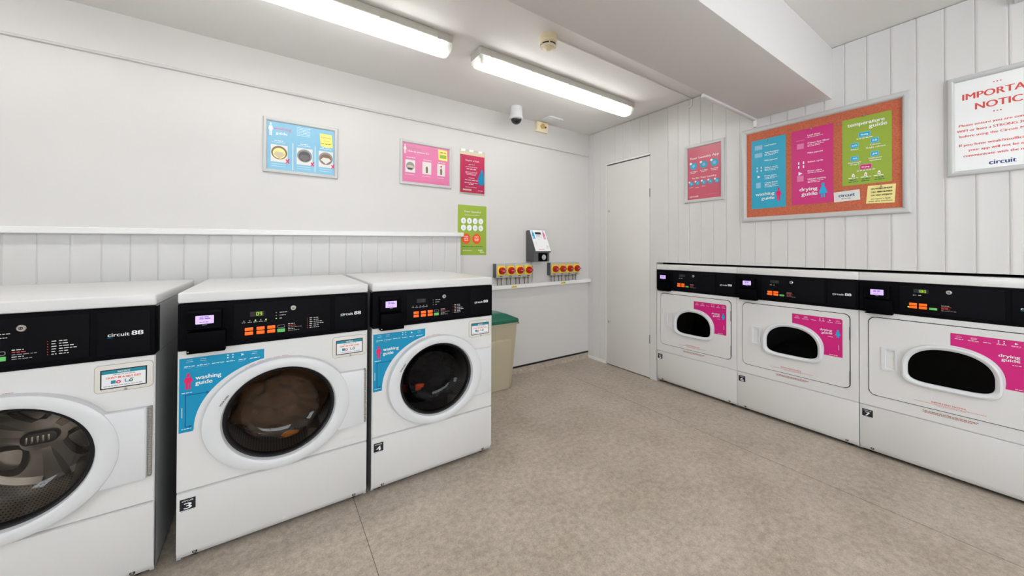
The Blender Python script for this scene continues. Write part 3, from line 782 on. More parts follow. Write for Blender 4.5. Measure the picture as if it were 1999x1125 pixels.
YW = -1.0195
w2 = washer('washing_machine', 'nearest washing machine, cut off by the left edge, its steel drum empty', (-3.9906, YW, 0), '2', '00', False, 'glass', depth=.25, rb=.185, turn=40)
w3 = washer('washing_machine', 'middle washing machine with brown laundry behind the glass and a number 3 sticker', (-3.2505, YW, 0), '3', '09', True, 'glass')
w4 = washer('washing_machine', 'washing machine beside the beige bin, dark laundry inside and a number 4 sticker', (-2.5475, YW + .002, 0), '4', '12', False, 'glassmid', False, .004)

# laundry in the drums
def cloth_heap(name, label, x0, m, sc, fill, seed, extra=()):
    rnd = random.Random(seed)
    b = MB(); bm = b.bm
    bmesh.ops.create_icosphere(bm, subdivisions=5, radius=1)
    ph = [(rnd.uniform(2, 5), rnd.uniform(0, 6), Vector((rnd.gauss(0, 1), rnd.gauss(0, 1), rnd.gauss(0, 1))).normalized()) for _ in range(14)]
    for v in bm.verts:
        d = v.co.normalized(); k = 1.0
        for f, p, ax in ph: k += .045 * math.sin(f * 2.2 * d.dot(ax) * 2 + p)
        q = d * k
        v.co = Vector((q.x * sc[0], q.y * sc[1], q.z * sc[2]))
    for v in bm.verts:   # keep inside the drum wall and behind the glass
        e = math.hypot(v.co.x, v.co.z + fill)
        if e > .205:
            s = .205 / e; v.co.x *= s; v.co.z = (v.co.z + fill) * s - fill
    b.mi(m)
    o = b.build(name, smooth=180); o.location = (x0 + CX, YW + .27, CZ + fill)
    return tag(o, label, 'laundry')
cloth_heap('laundry_load', 'brown laundry filling the drum of the middle washing machine', -3.2505, 'brownlaundry', (.215, .15, .20), -.008, 3)
b = MB(); bmesh.ops.create_icosphere(b.bm, subdivisions=3, radius=.024)
for v in b.bm.verts: v.co = Vector((v.co.x * 1.5, v.co.y * .5, v.co.z * .55)) * (1 + .18 * math.sin(v.co.x * 160) * math.cos(v.co.z * 210))
b.mi('sockamber'); o = b.build('sock', smooth=180); o.location = (-3.2505 + .372, YW + .105, CZ - .155); tag(o, 'small amber sock low in the drum of the middle washing machine', 'sock')
cloth_heap('laundry_load', 'dark laundry in the drum of the washing machine beside the bin', -2.5475, 'darklaundry', (.20, .16, .15), -.045, 11)
b = MB(); bmesh.ops.create_icosphere(b.bm, subdivisions=3, radius=.024)
for v in b.bm.verts: v.co = Vector((v.co.x * 1.2, v.co.y * .5, v.co.z * .8)) * (1 + .22 * math.sin(v.co.x * 130 + 1) * math.cos(v.co.z * 170))
b.mi('redcloth'); o = b.build('sock', smooth=180); o.location = (-2.5475 + .275, YW + .093, CZ - .066); tag(o, 'bright orange garment among dark laundry in the drum beside the bin', 'garment')

# ------------------------------------------------------------------ tumble dryers
WX = .344
def dwin(au, bu, bl, cz, n=64, ax=None):
    """arched window outline: rounded above, flat with tight corners below"""
    out = []
    for i in range(n):
        t = 2 * PI * i / n; c, s = math.cos(t), math.sin(t)
        e = 2.25 if s >= 0 else 4.6
        x = abs(c) ** (2 / e) * (1 if c >= 0 else -1); z = abs(s) ** (2 / e) * (1 if s >= 0 else -1)
        out.append((WX + au * x, cz + (bu if s >= 0 else bl) * z))
    return out
def dryer(label, i, number, digits, lit):
    r = thing('tumble_dryer', label, 'tumble dryer', (-.004, -(DR0 + .003 + i * DW), 0), RW, 'front loading tumble dryers')
    zt, zb, zd = 1.030, .849, .2915
    b = MB()
    o = [(.0015, .012), (.014, .012), (.014, .64), (.669, .64), (.669, .012), (.6815, .012), (.6815, .65), (.0015, .65)]
    b.prism(o, .02, zt, 'enamel_side_shaded', axis='z'); b.build('cabinet', r)
    for x in (.05, .633):
        for y in (.06, .58):
            b = MB(); b.lathe([(.018, 0), (.018, .012), (.008, .014), (.008, .03)], (x, y, 0), 'rubber', axis='z', n=14, cf=True, cl=True); b.build('foot', r)
    b = MB(); b.box(.0005, .6825, -.004, .65, zt + .001, 1.080, 'enamel', .005, 3); b.build('top_panel', r)
    control_panel(r, zb, zt, False, digits, lit)
    base_panel(r, zd - .0035)
    ring_o = dwin(.166, .140, .092, .565); n = len(ring_o)
    b = MB()
    hole = dwin(.150, .126, .078, .565)
    b.ringplate(rect_match(.0015, .6815, zd, zb - .0015, n, WX, .565), hole, 0, .014, 'enamel'); b.build('front_panel', r)
    d = thing('door', None, None); d.parent = r
    dp = rrect(.0415, .6435, .358, .818, .030, 15)
    k = max(range(len(dp)), key=lambda q: dp[q][0] + (0.001 if abs(dp[q][1] - .565) < .3 else 0))
    b = MB(); b.ringplate(rect_match(.046, .639, .3625, .8135, n, WX, .565), hole, -.0005, .001, 'gap')
    b.prism(rrect(.0415, .6435, .358, .818, .031), -.0012, -.0002, 'greyink')
    b.bm.faces.ensure_lookup_table(); b.bm.clear()
    # dark gasket line around the door, as a thin frame
    A = rrect(.0405, .6445, .357, .819, .032, 15); B = rrect(.0440, .6410, .3605, .8155, .029, 15)
    b.ringplate(A, B, -.0016, .002, 'gap'); b.build('seal', d)
    b = MB()
    # door skin: rounded rectangle with the arched hole, matched by angle
    A = rrect(.0440, .6410, .3605, .8155, .029, 15)
    def at_angle(P, a):
        dx, dz = math.cos(a), math.sin(a); best = None
        for (x0, z0), (x1, z1) in zip(P, P[1:] + P[:1]):
            ex, ez = x1 - x0, z1 - z0; den = dx * ez - dz * ex
            if abs(den) < 1e-12: continue
            t = ((x0 - WX) * ez - (z0 - .565) * ex) / den; u = ((x0 - WX) * dz - (z0 - .565) * dx) / den
            if t > 0 and -1e-6 <= u <= 1 + 1e-6: best = t if best is None else max(best, t)
        return (WX + dx * best, .565 + dz * best)
    N = 144; an = [2 * PI * q / N for q in range(N)]
    b.ringplate([at_angle(A, a) for a in an], [at_angle(hole, a) for a in an], -.005, .0, 'enamel'); b.build('door_panel', d)
    # window surround
    prof = [((.170, .144, .098), -.004), ((.1705, .1445, .0985), -.012), ((.167, .141, .095), -.021), ((.160, .134, .088), -.024), ((.152, .126, .080), -.022), ((.1455, .1195, .0735), -.015), ((.144, .118, .072), -.002)]
    b = MB(); b.sweep([[(x, y, z) for x, z in dwin(*p, .565, n=96)] for p, y in prof], 'plastic'); b.build('window_frame', d)
    b = MB(); b.prism(dwin(.1475, .1215, .0755, .565, n=96), -.006, -.003, 'glassdark'); b.build('glass', d)
    # recessed pull handle
    b = MB()
    O = rrect(.096, .161, .519, .651, .007, 4); I = rrect(.112, .151, .530, .640, .004, 4)
    b.ringplate(O, I, -.011, -.004, 'plastic')
    b.sweep([[(x, -.0095, z) for x, z in I], [(x, .014, z) for x, z in rrect(.126, .150, .534, .636, .004, 4)]], 'plastic', False, True)
    b.build('handle', d)
    for z in (.70, .43):
        b = MB(); b.box(.6405, .645, -.0075, -.001, z - .040, z + .040, 'ink', .001); b.build('hinge', d)
    # drying guide sticker
    b = MB(); pts = [(x, z) for x, z in dwin(.176, .150, .103, .565, n=96)]
    edge = [p for p in pts if p[0] > .352 and p[1] > .541]
    edge.sort(key=lambda p: math.atan2(p[1] - .565, p[0] - WX))
    P = [(.518, .541), (.609, .541), (.609, .7735), (.602, .7805), (.3505, .7805), (.3505, .716)]
    b.poly(P + [p for p in edge if p[0] > .356][::-1], 'magenta', 1)
    xs = (.378, .425, .468, .507, .549, .588)
    icon_row(b, xs, .7655, 'white')
    b.rect(.368, .388, .762, .7628, 'pink', 2); b.rect(.415, .435, .761, .769, 'pink', 1.8)
    for k, x in enumerate(xs):
        w = .014 if k != 1 else .019
        b.dashes(x - w, x + w, .7525, .0025, 'white', 2, seed=k)
        if k in (1, 4): b.dashes(x - w * .8, x + w * .8, .7475, .0018, 'pink', 2, seed=k)
    b.text('drying', .559, .6945, .0150, 'white', 2, .060, 'r'); b.text('guide', .559, .6765, .0150, 'white', 2, .052, 'r')
    figure(b, .572, .602, .662, .712, 'figblue', 2, True)
    b.dashes(.538, .566, .6605, .0022, 'white'); b.rect(.590, .5918, .585, .618, 'white', 2); b.dashes(.545, .585, .5475, .0026, 'white')
    b.build('drying_guide_sticker', d, (0, -.0055, 0))
    b = MB(); b.text('IMPORTANT NOTICE', .342, .3935, .0075, 'redink', 1, .115, 'c', y=-.0052); b.dashes(.222, .462, .3865, .0018, 'redink', 1, -.0052); b.dashes(.30, .40, .3815, .0014, 'redink', 1, -.0052); b.build('warning_print', d)
    b = MB(); b.dashes(.252, .438, .3395, .0032, 'brownink', 1); b.dashes(.258, .436, .3345, .0028, 'redink', 1); b.dashes(.252, .420, .3300, .0024, 'brownink', 1); b.build('instruction_print', r)
    # inside of the drum
    b = MB()
    b.lathe([(.215, .03), (.245, .04), (.250, .06), (.250, .50), (.20, .52), (.02, .53)], (WX, 0, .57), 'dryerdark', n=48, cl=True)
    b.build('drum', r)
    number_label(r, number, .012, .214)
    return r
dryer('tumble dryer next to the plain white cupboard door, leftmost of the three', 0, '5', '00', False)
dryer('tumble dryer between two others, number 6 sticker at its lower left', 1, '6', '110', False)
dryer('tumble dryer cut off by the right edge, green digits lit, number 7 sticker', 2, '7', '180', True)
def small_heap(label, m, loc, sc, seed):
    rnd = random.Random(seed); b = MB(); bmesh.ops.create_icosphere(b.bm, subdivisions=4, radius=1)
    ph = [(rnd.uniform(2, 5), rnd.uniform(0, 6), Vector((rnd.gauss(0, 1), rnd.gauss(0, 1), rnd.gauss(0, 1))).normalized()) for _ in range(12)]
    for v in b.bm.verts:
        k = 1.0
        for f, p, ax in ph: k += .05 * math.sin(f * 4 * v.co.dot(ax) + p)
        v.co = Vector((v.co.x * sc[0], v.co.y * sc[1], v.co.z * sc[2])) * k
    b.mi(m); o = b.build('laundry_load', smooth=180); o.location = loc; return tag(o, label, 'laundry')
small_heap('grey and cream laundry behind the glass of the dryer with the number 6 sticker', 'greycloth', (.17, -(DR0 + DW + .30), .455), (.09, .12, .085), 5)

# ------------------------------------------------------------------ wall frames and posters
def snap_frame(r, x0, x1, z0, z1, w, printed, depth=.016, name='frame'):
    """mitred silver snap frame, local front -y, back on y = 0"""
    prof = [(0, 0), (0, -depth * .55), (.15, -depth * .9), (.35, -depth), (.65, -depth), (.85, -depth * .85), (1, -depth * .45), (1, 0)]
    rings = []
    for t, y in prof:
        d = t * w; rings.append([(x0 + d, y, z0 + d), (x1 - d, y, z0 + d), (x1 - d, y, z1 - d), (x0 + d, y, z1 - d)])
    b = MB(); b.sweep(rings, 'alu'); b.build(name, r, smooth=25)

# blue washing guide in a frame, left on the back wall
r = thing('framed_poster', 'framed light blue washing poster on the back wall, three drum photos in a row', 'poster', (-3.0105, 0, 0), 0, 'framed posters on the back wall')
W_, z0, z1 = .445, 1.715, 2.079
snap_frame(r, 0, W_, z0, z1, .023, None)
b = MB(); X = lambda a: .021 + a * (W_ - .042); Z = lambda a: z0 + .021 + a * (z1 - z0 - .042)
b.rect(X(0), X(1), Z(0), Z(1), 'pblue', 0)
figure(b, X(.02), X(.085), Z(.70), Z(.97), 'white', 1)
b.text('washing', X(.095), Z(.835), .019, 'pink', 1, X(.34) - X(.095)); b.text('guide', X(.125), Z(.74), .019, 'white', 1, X(.285) - X(.125))
for k in range(6): b.dashes(X(.42), X(.62), Z(.78 + k * .032), .0025, 'white', 1, seed=k)
b.poly([(X(.78), Z(.62)), (X(.97), Z(.615)), (X(.955), Z(.90)), (X(.765), Z(.90))], 'stickyellow', 1.5)
b.text('important', X(.785), Z(.81), .010, 'pink', 2, X(.94) - X(.785)); b.dashes(X(.82), X(.92), Z(.745), .002, 'brownink', 2); b.dashes(X(.79), X(.95), Z(.675), .005, 'brownink', 2)
for x in (.365, .695): b.rect(X(x) - .0018, X(x) + .0018, Z(.03), Z(.60), 'white', 1)
for k, x in enumerate((.055, .42, .75)):
    w = .235 if k < 2 else .225
    b.dashes(X(x + .05), X(x + .17), Z(.61 - .012), .0045, 'white', 1, seed=k); b.dashes(X(x + .02), X(x + .20), Z(.565), .003, 'white', 1, seed=k + 5)
    b.rect(X(x), X(x + w), Z(.165), Z(.52), 'offwhite', 1)
    cx, cz = X(x + w / 2), Z(.36)
    b.disc(cx, cz, .045, 'brownink' if k == 0 else 'greyink', 1.6); b.disc(cx, cz - .004, .036, ('yellow', 'dgrey', 'brownink')[k], 2.2)
    b.poly([(cx - .033, cz - .012), (cx, cz - .040), (cx + .033, cz - .012), (cx + .02, cz + .004), (cx - .018, cz + .006)], ('creamcloth', 'greycloth', 'offwhite')[k], 2.8)
    for s in (1, -1):
        px, pz, d, t = X(x + w), Z(.205), .012, .005
        b.poly([(px - d, pz - s * d - t), (px - d + t, pz - s * d - t if s > 0 else pz + d), (px + d, pz + s * d), (px + d - t, pz + s * d + (t if s > 0 else -t))][::1], 'hotpink', 3.2 + .3 * (s > 0))
    for q in range(2): b.dashes(X(x + .01), X(x + .21), Z(.12 - q * .045), .002, 'white', 1, seed=q)
b.build('printed_sheet', r, (0, -.004, 0))

# pink drying guide in a frame
r = thing('framed_poster', 'framed pink drying poster on the back wall, right of the blue framed one', 'poster', (-2.119, 0, 0), 0, 'framed posters on the back wall')
W_, z0, z1 = .446, 1.731, 2.090
snap_frame(r, 0, W_, z0, z1, .023, None)
b = MB(); X = lambda a: .021 + a * (W_ - .042); Z = lambda a: z0 + .021 + a * (z1 - z0 - .042)
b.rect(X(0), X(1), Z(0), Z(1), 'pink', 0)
figure(b, X(.02), X(.085), Z(.72), Z(.96), 'offwhite', 1)
b.text('drying', X(.10), Z(.855), .018, 'greyink', 1, X(.38) - X(.10)); b.text("How to prevent lint", X(.11), Z(.775), .014, 'white', 1, X(.55) - X(.11))
b.poly([(X(.76), Z(.68)), (X(.955), Z(.67)), (X(.95), Z(.95)), (X(.745), Z(.96))], 'stickyellow', 1.5); b.dashes(X(.79), X(.92), Z(.87), .007, 'brownink', 2); b.rect(X(.785), X(.93), Z(.73), Z(.82), 'lime', 2)
for k, (x, w) in enumerate(((.06, .20), (.41, .19), (.73, .175))):
    b.dashes(X(x + .02), X(x + w), Z(.625 - k * .012), .005, 'white', 1, seed=k)
    b.rect(X(x), X(x + w), Z(.25), Z(.57), 'offwhite', 1)
    cx, cz = X(x + w / 2), Z(.41)
    if k == 0:
        b.disc(cx, cz, .034, 'greyink', 1.6); b.poly([(cx - .03, cz - .008), (cx + .03, cz - .012), (cx + .026, cz + .003), (cx, cz + .008), (cx - .024, cz + .004)], 'creamcloth', 2.2); b.poly([(cx - .022, cz - .026), (cx + .012, cz - .026), (cx + .02, cz - .016), (cx - .02, cz - .016)], 'ink', 2.2)
    else:
        b.poly([(cx - .008, cz - .04), (cx + .008, cz - .04), (cx + .010, cz - .004), (cx + .002, cz + .018), (cx - .010, cz + .004)], 'brownink', 1.6); b.disc(cx, cz + .030, .008, 'smoke' if k == 1 else 'redink', 1.6)
    b.dashes(X(x), X(x + w * .9), Z(.19), .003, 'white', 1, seed=k)
for k in range(2): b.dashes(X(.04), X(.9), Z(.06 - k * .025), .002, 'rose', 1, seed=k)
b.build('printed_sheet', r, (0, -.004, 0))

# repair flyer in a clear wallet
r = thing('repair_flyer', 'crimson repair flyer in a clear wallet above the green poster', 'flyer', (-1.592, 0, 0), 0)
b = MB(); b.rect(0, .250, 1.712, 2.085, 'smoke', 0); b.rect(.003, .247, 1.716, 2.052, 'crimson', 1)
b.text('Report a Fault', .123, 1.998, .0165, 'white', 2, .135, 'c')
for k, (z, w, h) in enumerate(((1.966, .06, .006), (1.945, .12, .005), (1.925, .10, .008), (1.899, .12, .005), (1.887, .12, .005), (1.875, .10, .005), (1.846, .06, .006), (1.826, .13, .007), (1.802, .14, .006), (1.789, .05, .006), (1.764, .12, .005))):
    b.dashes(.115 - w / 2, .115 + w / 2, z, h, 'white', 2, seed=k)
b.poly([(.190, 1.795), (.238, 1.795), (.246, 1.83), (.244, 1.875), (.234, 1.90), (.228, 1.935), (.212, 1.935), (.204, 1.90), (.188, 1.872), (.178, 1.85)], 'figblue', 2)
b.rect(.03, .115, 1.735, 1.748, 'smoke', 2); b.text('circuit', .180, 1.737, .012, 'white', 2, .05)
b.build('printed_sheet', r, (0, -.0015, 0))
b = MB(); b.rect(-.004, .254, 1.700, 2.100, 'film', 0, -.0042); b.build('clear_wallet', r)
for x in (.03, .11, .20):
    b = MB(); b.prism([(x - .022, 2.078), (x + .02, 2.082), (x + .024, 2.102), (x - .02, 2.100)], -.0055, -.0040, 'white'); b.build('tape', r)

# green symbols poster, partly behind the panelling
b = MB(); r = thing('care_symbols_poster', 'lime green care symbols poster taped to the back wall, partly behind the white ledge end', 'poster', (-1.610, 0, 0))
b.rect(0, .289, 1.159, 1.604, 'lime', 0)
b.text('Your laundry', .145, 1.540, .017, 'offwhite', 1, .17, 'c'); b.dashes(.07, .22, 1.514, .004, 'offwhite', 1)
for j in range(2):
    for i in range(4):
        x, z = .056 + i * .058, 1.464 - j * .062
        b.disc(x, z, .0245, 'white', 1, rz=.027); b.text('fluo'[i] if j == 0 else 'aemb'[i], x, z - .008, .016, 'pblue', 1.6, .011, 'c')
for x in (.083, .187):
    b.disc(x, 1.304, .043, 'orangeink', 1, rz=.047); b.text('TIPS' if x < .1 else 'NO', x, 1.316, .013, 'white', 1.6, .038, 'c'); b.dashes(x - .022, x + .022, 1.300, .006, 'white', 1.6); b.dashes(x - .018, x + .018, 1.286, .006, 'white', 1.6)
b.dashes(.04, .25, 1.232, .005, 'green', 1); b.dashes(.05, .14, 1.198, .004, 'offwhite', 1)
b.text('Mobile', .205, 1.196, .012, 'white', 1, .045); b.text('Alerts', .220, 1.180, .012, 'white', 1, .045)
b.build('printed_sheet', r, (0, -.001, 0))

# ------------------------------------------------------------------ payment terminal and isolators
r = thing('payment_terminal', 'grey payment terminal with a sloping printed face above the red knob switches', 'payment terminal', (-.868, 0, 0))
TW = .196
b = MB(); b.prism([(0, 1.092), (0, 1.392), (-.012, 1.400), (-.050, 1.402), (-.150, 1.192), (-.150, 1.182), (-.128, 1.182), (-.128, 1.092)], 0, TW, 'dgrey', axis='x', bev=.003); b.build('housing', r)
b = MB()
def slope(x, t, o=0.0):   # t from the foot (0) to the top (1) of the sloping face
    return (x, -.153 + .100 * t - o * .9, 1.194 + .208 * t - o * .43 + .002 + 2 * o * .43)
def sl(pts, m, lv): return b.face([slope(x, t, .0006 * lv) for x, t in pts], m)
sl([(.004, .0), (TW - .004, .0), (TW - .004, 1.0), (.004, 1.0)], 'white', 1)
def fig(x0, x1, m):
    w = x1 - x0
    sl([(x0 + .35 * w, .90), (x0 + .65 * w, .90), (x0 + .65 * w, .97), (x0 + .35 * w, .97)], m, 2)
    sl([(x0 + .1 * w, .70), (x0 + .9 * w, .70), (x0 + .75 * w, .885), (x0 + .25 * w, .885)], m, 2)
    sl([(x0 + .2 * w, .56), (x0 + .45 * w, .56), (x0 + .45 * w, .70), (x0 + .2 * w, .70)], m, 2); sl([(x0 + .55 * w, .56), (x0 + .8 * w, .56), (x0 + .8 * w, .70), (x0 + .55 * w, .70)], m, 2)
fig(.012, .050, 'figblue'); fig(TW - .052, TW - .014, 'pink')
sl([(.062, .70), (.112, .70), (.112, .73), (.062, .73)], 'greyink', 2); sl([(.066, .62), (.128, .62), (.128, .645), (.066, .645)], 'offwhite', 2)
for k in range(5): sl([(.02, .42 - k * .05), (.05 + .004 * (k % 2), .42 - k * .05), (.05, .435 - k * .05), (.02, .435 - k * .05)], 'offwhite', 2)
sl([(.045, .07), (.12, .07), (.12, .095), (.045, .095)], 'pink', 2); sl([(TW - .045, .12), (TW - .016, .12), (TW - .016, .27), (TW - .045, .27)], 'offwhite', 2)
b.build('printed_face', r)
b = MB(); b.face([slope(x, t, .004) for x, t in ((.062, .80), (.126, .80), (.126, .875), (.062, .875))], 'ink'); b.face([slope(x, t, .0025) for x, t in ((.058, .785), (.130, .785), (.130, .89), (.058, .89))], 'ink'); b.build('card_slot', r)
b = MB(); b.box(.055, .165, -.137, -.126, 1.098, 1.176, 'reader', .004); s = b.build('tap_reader', r)
b = MB(); b.lathe([(.026, -.1375), (.024, -.1395)], (.118, 0, 1.136), 'grey', n=28, cf=True, cl=True); b.build('target', s)

def isolator(label, x, zc, first, group):
    r = thing('isolator_switch', label, 'switch', (x, 0, zc), 0, group)
    w = .1035
    b = MB(); b.box(.0005, w - .0005, -.060, 0, -.066, .066, 'grey', .004); b.build('enclosure', r)
    b = MB()
    if first: b.box(-.0015, .004, -.057, -.001, -.064, .064, 'dgrey', .001); b.build('end_cap', r)
    else: b.bm.free()
    b = MB(); b.prism(rrect(.011, .092, -.043, .043, .004), -.068, -.059, 'swyellow', bev=.002); p = b.build('yellow_plate', r)
    b = MB(); b.lathe([(.033, -.066), (.033, -.086), (.030, -.090)], (.053, 0, 0), 'swred', n=32, cf=True, cl=True); b.box(.053 - .029, .053 + .029, -.106, -.088, -.007, .007, 'swred', .003); b.build('red_knob', r)
    q = MB(); q.dashes(.040, .066, -.002, .0035, 'offwhite', 1, -.106); q.build('knob_print', r)
    q = MB(); q.rect(.035, .071, .050, .058, 'amber', 1, -.0602); q.rect(.038, .068, -.056, -.050, 'ink', 1, -.0602); q.build('rating_label', r)
    zl = .8465 + (x + .6) * .010 + .037
    for dx in (.030, .073):
        b = MB(); b.lathe([(.0095, -.066), (.0095, -.074), (.0075, -.078), (.0075, -.086)], (dx, -.032, 0), 'olive', axis='z', n=12, cf=True, cl=True); b.tube([(dx, -.032, -.084), (dx, -.032, zl - zc - .003)], .0048, 'olive', 10); b.build('cable', r)
    return r
ords = ('leftmost', 'second from left', 'third from left', 'rightmost')
for k in range(4): isolator('red knob isolator switch, %s of four in the bank nearer the washing machines' % ords[k], -1.2475 + k * .1035, 1.012, k == 0, 'isolator switches nearer the washing machines')
for k in range(4): isolator('red knob isolator switch, %s of four in the bank nearer the corner' % ords[k], -.598 + k * .1015, 1.012, k == 0, 'isolator switches nearer the corner')
for x, z, l in ((-1.072, .844, 'yellow warning sticker on the ledge under the left switch bank'), (-.447, .8505, 'yellow warning sticker on the ledge under the switch bank near the corner')):
    b = MB(); b.rect(0, .068, 0, .023, 'stickyellow', 1); b.poly([(.004, .004), (.016, .004), (.010, .019)], 'ink', 1.6); b.dashes(.022, .062, .012, .005, 'brownink', 1.6); b.dashes(.022, .060, .004, .004, 'brownink', 1.6)
    o = b.build('warning_sticker', ledge); o.location = (x, -.0452, z); tag(o, l)
b = MB(); b.tube([(-.80, -.012, 1.094), (-.80, -.012, 1.06), (-.795, -.014, 1.03), (-.795, -.014, .93), (-.80, -.014, .884)], .005, 'grey'); tag(b.build('terminal_cable'), 'thin grey cable running down from the payment terminal to the ledge', 'cable')

# ------------------------------------------------------------------ bin
r = thing('waste_bin', 'beige waste bin with a green lid standing between washing machine and back wall', 'bin', (-1.452, -.155, 0))
b = MB()
def br(hx, y0, y1, z, rr=.02): return [(x, y, z) for x, y in rrect(-hx, hx, y0, y1, rr, 4)]
b.sweep([br(.255, -.083, .108, 0), br(.262, -.085, .110, .004), br(.288, -.128, .128, .555), br(.294, -.134, .130, .558), br(.294, -.134, .130, .572), br(.280, -.120, .118, .573), br(.25, -.07, .095, .02)], 'beige', True, True); b.build('body', r)
# raised front panel
b = MB()
def fy(z): return -.085 - .043 * (z - .004) / .551
P = [(-.215, .0), (.215, .0), (.222, .40), (.219, .425), (.205, .437), (-.205, .437), (-.219, .425), (-.222, .40)]
def off(P, d): return [(x * (1 - d / .22), .21 + (z - .21) * (1 - d / .21) if z > .01 else z) for x, z in P]
b.sweep([[(x, fy(z) + .002, z + .004) for x, z in P], [(x, fy(z) - .020, z + .004) for x, z in off(P, .002)], [(x, fy(z) - .024, z + .004) for x, z in off(P, .008)]], 'beige', False, True); b.build('front_panel', r)
b = MB()
b.sweep([br(.296, -.138, .132, .574), br(.300, -.142, .135, .578), br(.300, -.142, .135, .600), br(.294, -.136, .132, .607), br(.20, -.10, .105, .648), br(.16, -.06, .08, .657)], 'green', True, True); b.build('lid', r)
b = MB(); b.box(.285, .312, -.120, -.095, .555, .572, 'brownink', .004); b.build('catch', r)

# ------------------------------------------------------------------ right wall: app poster, cork board, notice
r = thing('framed_poster', 'framed rose pink poster with blue discs, between door and cork board', 'poster', (0, -1.1385, 0), RW)
W_, z0, z1 = .325, 1.611, 2.099
snap_frame(r, 0, W_, z0, z1, .026, None)
b = MB(); X = lambda a: .024 + a * (W_ - .048); Z = lambda a: z0 + .024 + a * (z1 - z0 - .048)
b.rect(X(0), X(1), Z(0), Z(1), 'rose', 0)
b.text('Your Laundry App', X(.5), Z(.775), .019, 'white', 1, X(.93) - X(.07), 'c')
for k, x in enumerate((.19, .50, .81)):
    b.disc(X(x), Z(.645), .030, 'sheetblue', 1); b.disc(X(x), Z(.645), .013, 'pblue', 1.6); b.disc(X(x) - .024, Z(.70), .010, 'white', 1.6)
    b.dashes(X(x - .11), X(x + .11), Z(.535), .0045, 'white', 1, seed=k); b.dashes(X(x - .09), X(x + .09), Z(.51), .0035, 'white', 1, seed=k + 3)
b.text('To Do Your Laundry', X(.5), Z(.395), .015, 'white', 1, X(.86) - X(.14), 'c')
for k in range(5):
    x = .12 + k * .19
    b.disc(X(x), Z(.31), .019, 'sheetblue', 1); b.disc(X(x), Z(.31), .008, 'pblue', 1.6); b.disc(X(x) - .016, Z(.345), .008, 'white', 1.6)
    if k < 3: b.dashes(X(x - .06), X(x + .06), Z(.235 - .012 * (k % 2)), .0035, 'white', 1, seed=k)
b.text('circuit', X(.07), Z(.045), .018, 'white', 1, X(.34) - X(.07)); b.dashes(X(.55), X(.95), Z(.07), .003, 'pink', 1)
b.build('printed_sheet', r, (0, -.004, 0))

r = thing('cork_board', 'large cork notice board in a silver frame on the right wall', 'notice board', (0, -1.589, 0), RW)
W_, z0, z1 = .861, 1.421, 2.109
snap_frame(r, 0, W_, z0, z1, .034, None, .022)
b = MB(); b.box(.030, W_ - .030, -.008, 0, z0 + .030, z1 - .030, 'cork'); b.build('cork_panel', r)
YS = -1.589
def sheet(name, label, cat, s0, z, rot=0.0, group=None):
    """empty sheet root pinned on the cork; local x from the sheet's left edge, z from its foot"""
    r = thing(name, label, cat, (-.0085, -s0, z), RW, group); r.rotation_euler = (0, rot, RW) ; return r
def lines(b, rows, x, m, lv=1.5):
    for z, t, subs in rows:
        b.text(t, x, z, .0105, m, lv, min(.0066 * len(t), .115))
        for k in range(subs): b.dashes(x, x + .085 - .02 * (k % 2), z - .010 - k * .0085, .0032, m, lv, seed=k + len(t))
g = 'guide sheets pinned to the cork board'
r = sheet('guide_sheet', 'blue washing guide sheet pinned at the left of the cork board', 'sheet', 1.655, 1.514, 0, g)
b = MB(); H = .502; b.rect(0, .212, 0, H, 'sheetblue', 0)
lines(b, ((.447, 'Load washer', 0), (.397, 'Add detergent', 2), (.340, 'Make payment', 0), (.288, 'Select cycle', 2), (.228, 'Press start', 2), (.178, 'Cycle finish', 3)), .085, 'white')
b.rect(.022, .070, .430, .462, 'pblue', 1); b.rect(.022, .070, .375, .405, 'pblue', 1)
for dx in (0, .026):
    for dz in (0, .022): b.rect(.034 + dx, .040 + dx, .268 + dz, .282 + dz, 'white', 1)
b.poly([(.040, .222), (.058, .232), (.040, .242)], 'white', 1); b.rect(.03, .06, .150, .19, 'pblue', 1)
b.text('washing', .145, .094, .023, 'white', 1.5, .118, 'r'); b.text('guide', .145, .062, .023, 'white', 1.5, .080, 'r'); figure(b, .152, .188, .046, .140, 'hotpink', 1.5)
b.build('printed_sheet', r)
r = sheet('guide_sheet', 'magenta drying guide sheet pinned in the middle of the cork board', 'sheet', 1.901, 1.518, 0, g)
b = MB(); b.rect(0, .218, 0, .502, 'sheetpink', 0)
lines(b, ((.452, 'Load dryer', 1), (.400, 'Clean lint filter', 2), (.335, 'Make payment', 0), (.275, 'Select cycle', 0), (.214, 'Press start', 1), (.160, 'Unload washing', 2)), .088, 'white')
b.rect(.025, .072, .430, .434, 'pink', 1); b.rect(.030, .068, .375, .410, 'pink', 1); b.rect(.03, .066, .155, .195, 'pink', 1)
for dx in (0, .026):
    for dz in (0, .026): b.rect(.036 + dx, .043 + dx, .245 + dz, .262 + dz, 'white', 1)
b.poly([(.038, .196), (.060, .209), (.038, .222)], 'white', 1)
b.text('drying', .138, .089, .025, 'white', 1.5, .094, 'r'); b.text('guide', .138, .057, .025, 'white', 1.5, .084, 'r'); figure(b, .142, .192, .036, .132, 'figblue', 1.5, True)
b.build('printed_sheet', r)
r = sheet('guide_sheet', 'lime green temperature guide sheet pinned at the right of the cork board', 'sheet', 2.162, 1.610, 0, g)
b = MB(); b.rect(0, .214, 0, .410, 'lime', 0)
b.text('temperature', .105, .360, .023, 'white', 1.5, .160, 'c'); b.text('guide', .195, .334, .023, 'white', 1.5, .075, 'r')
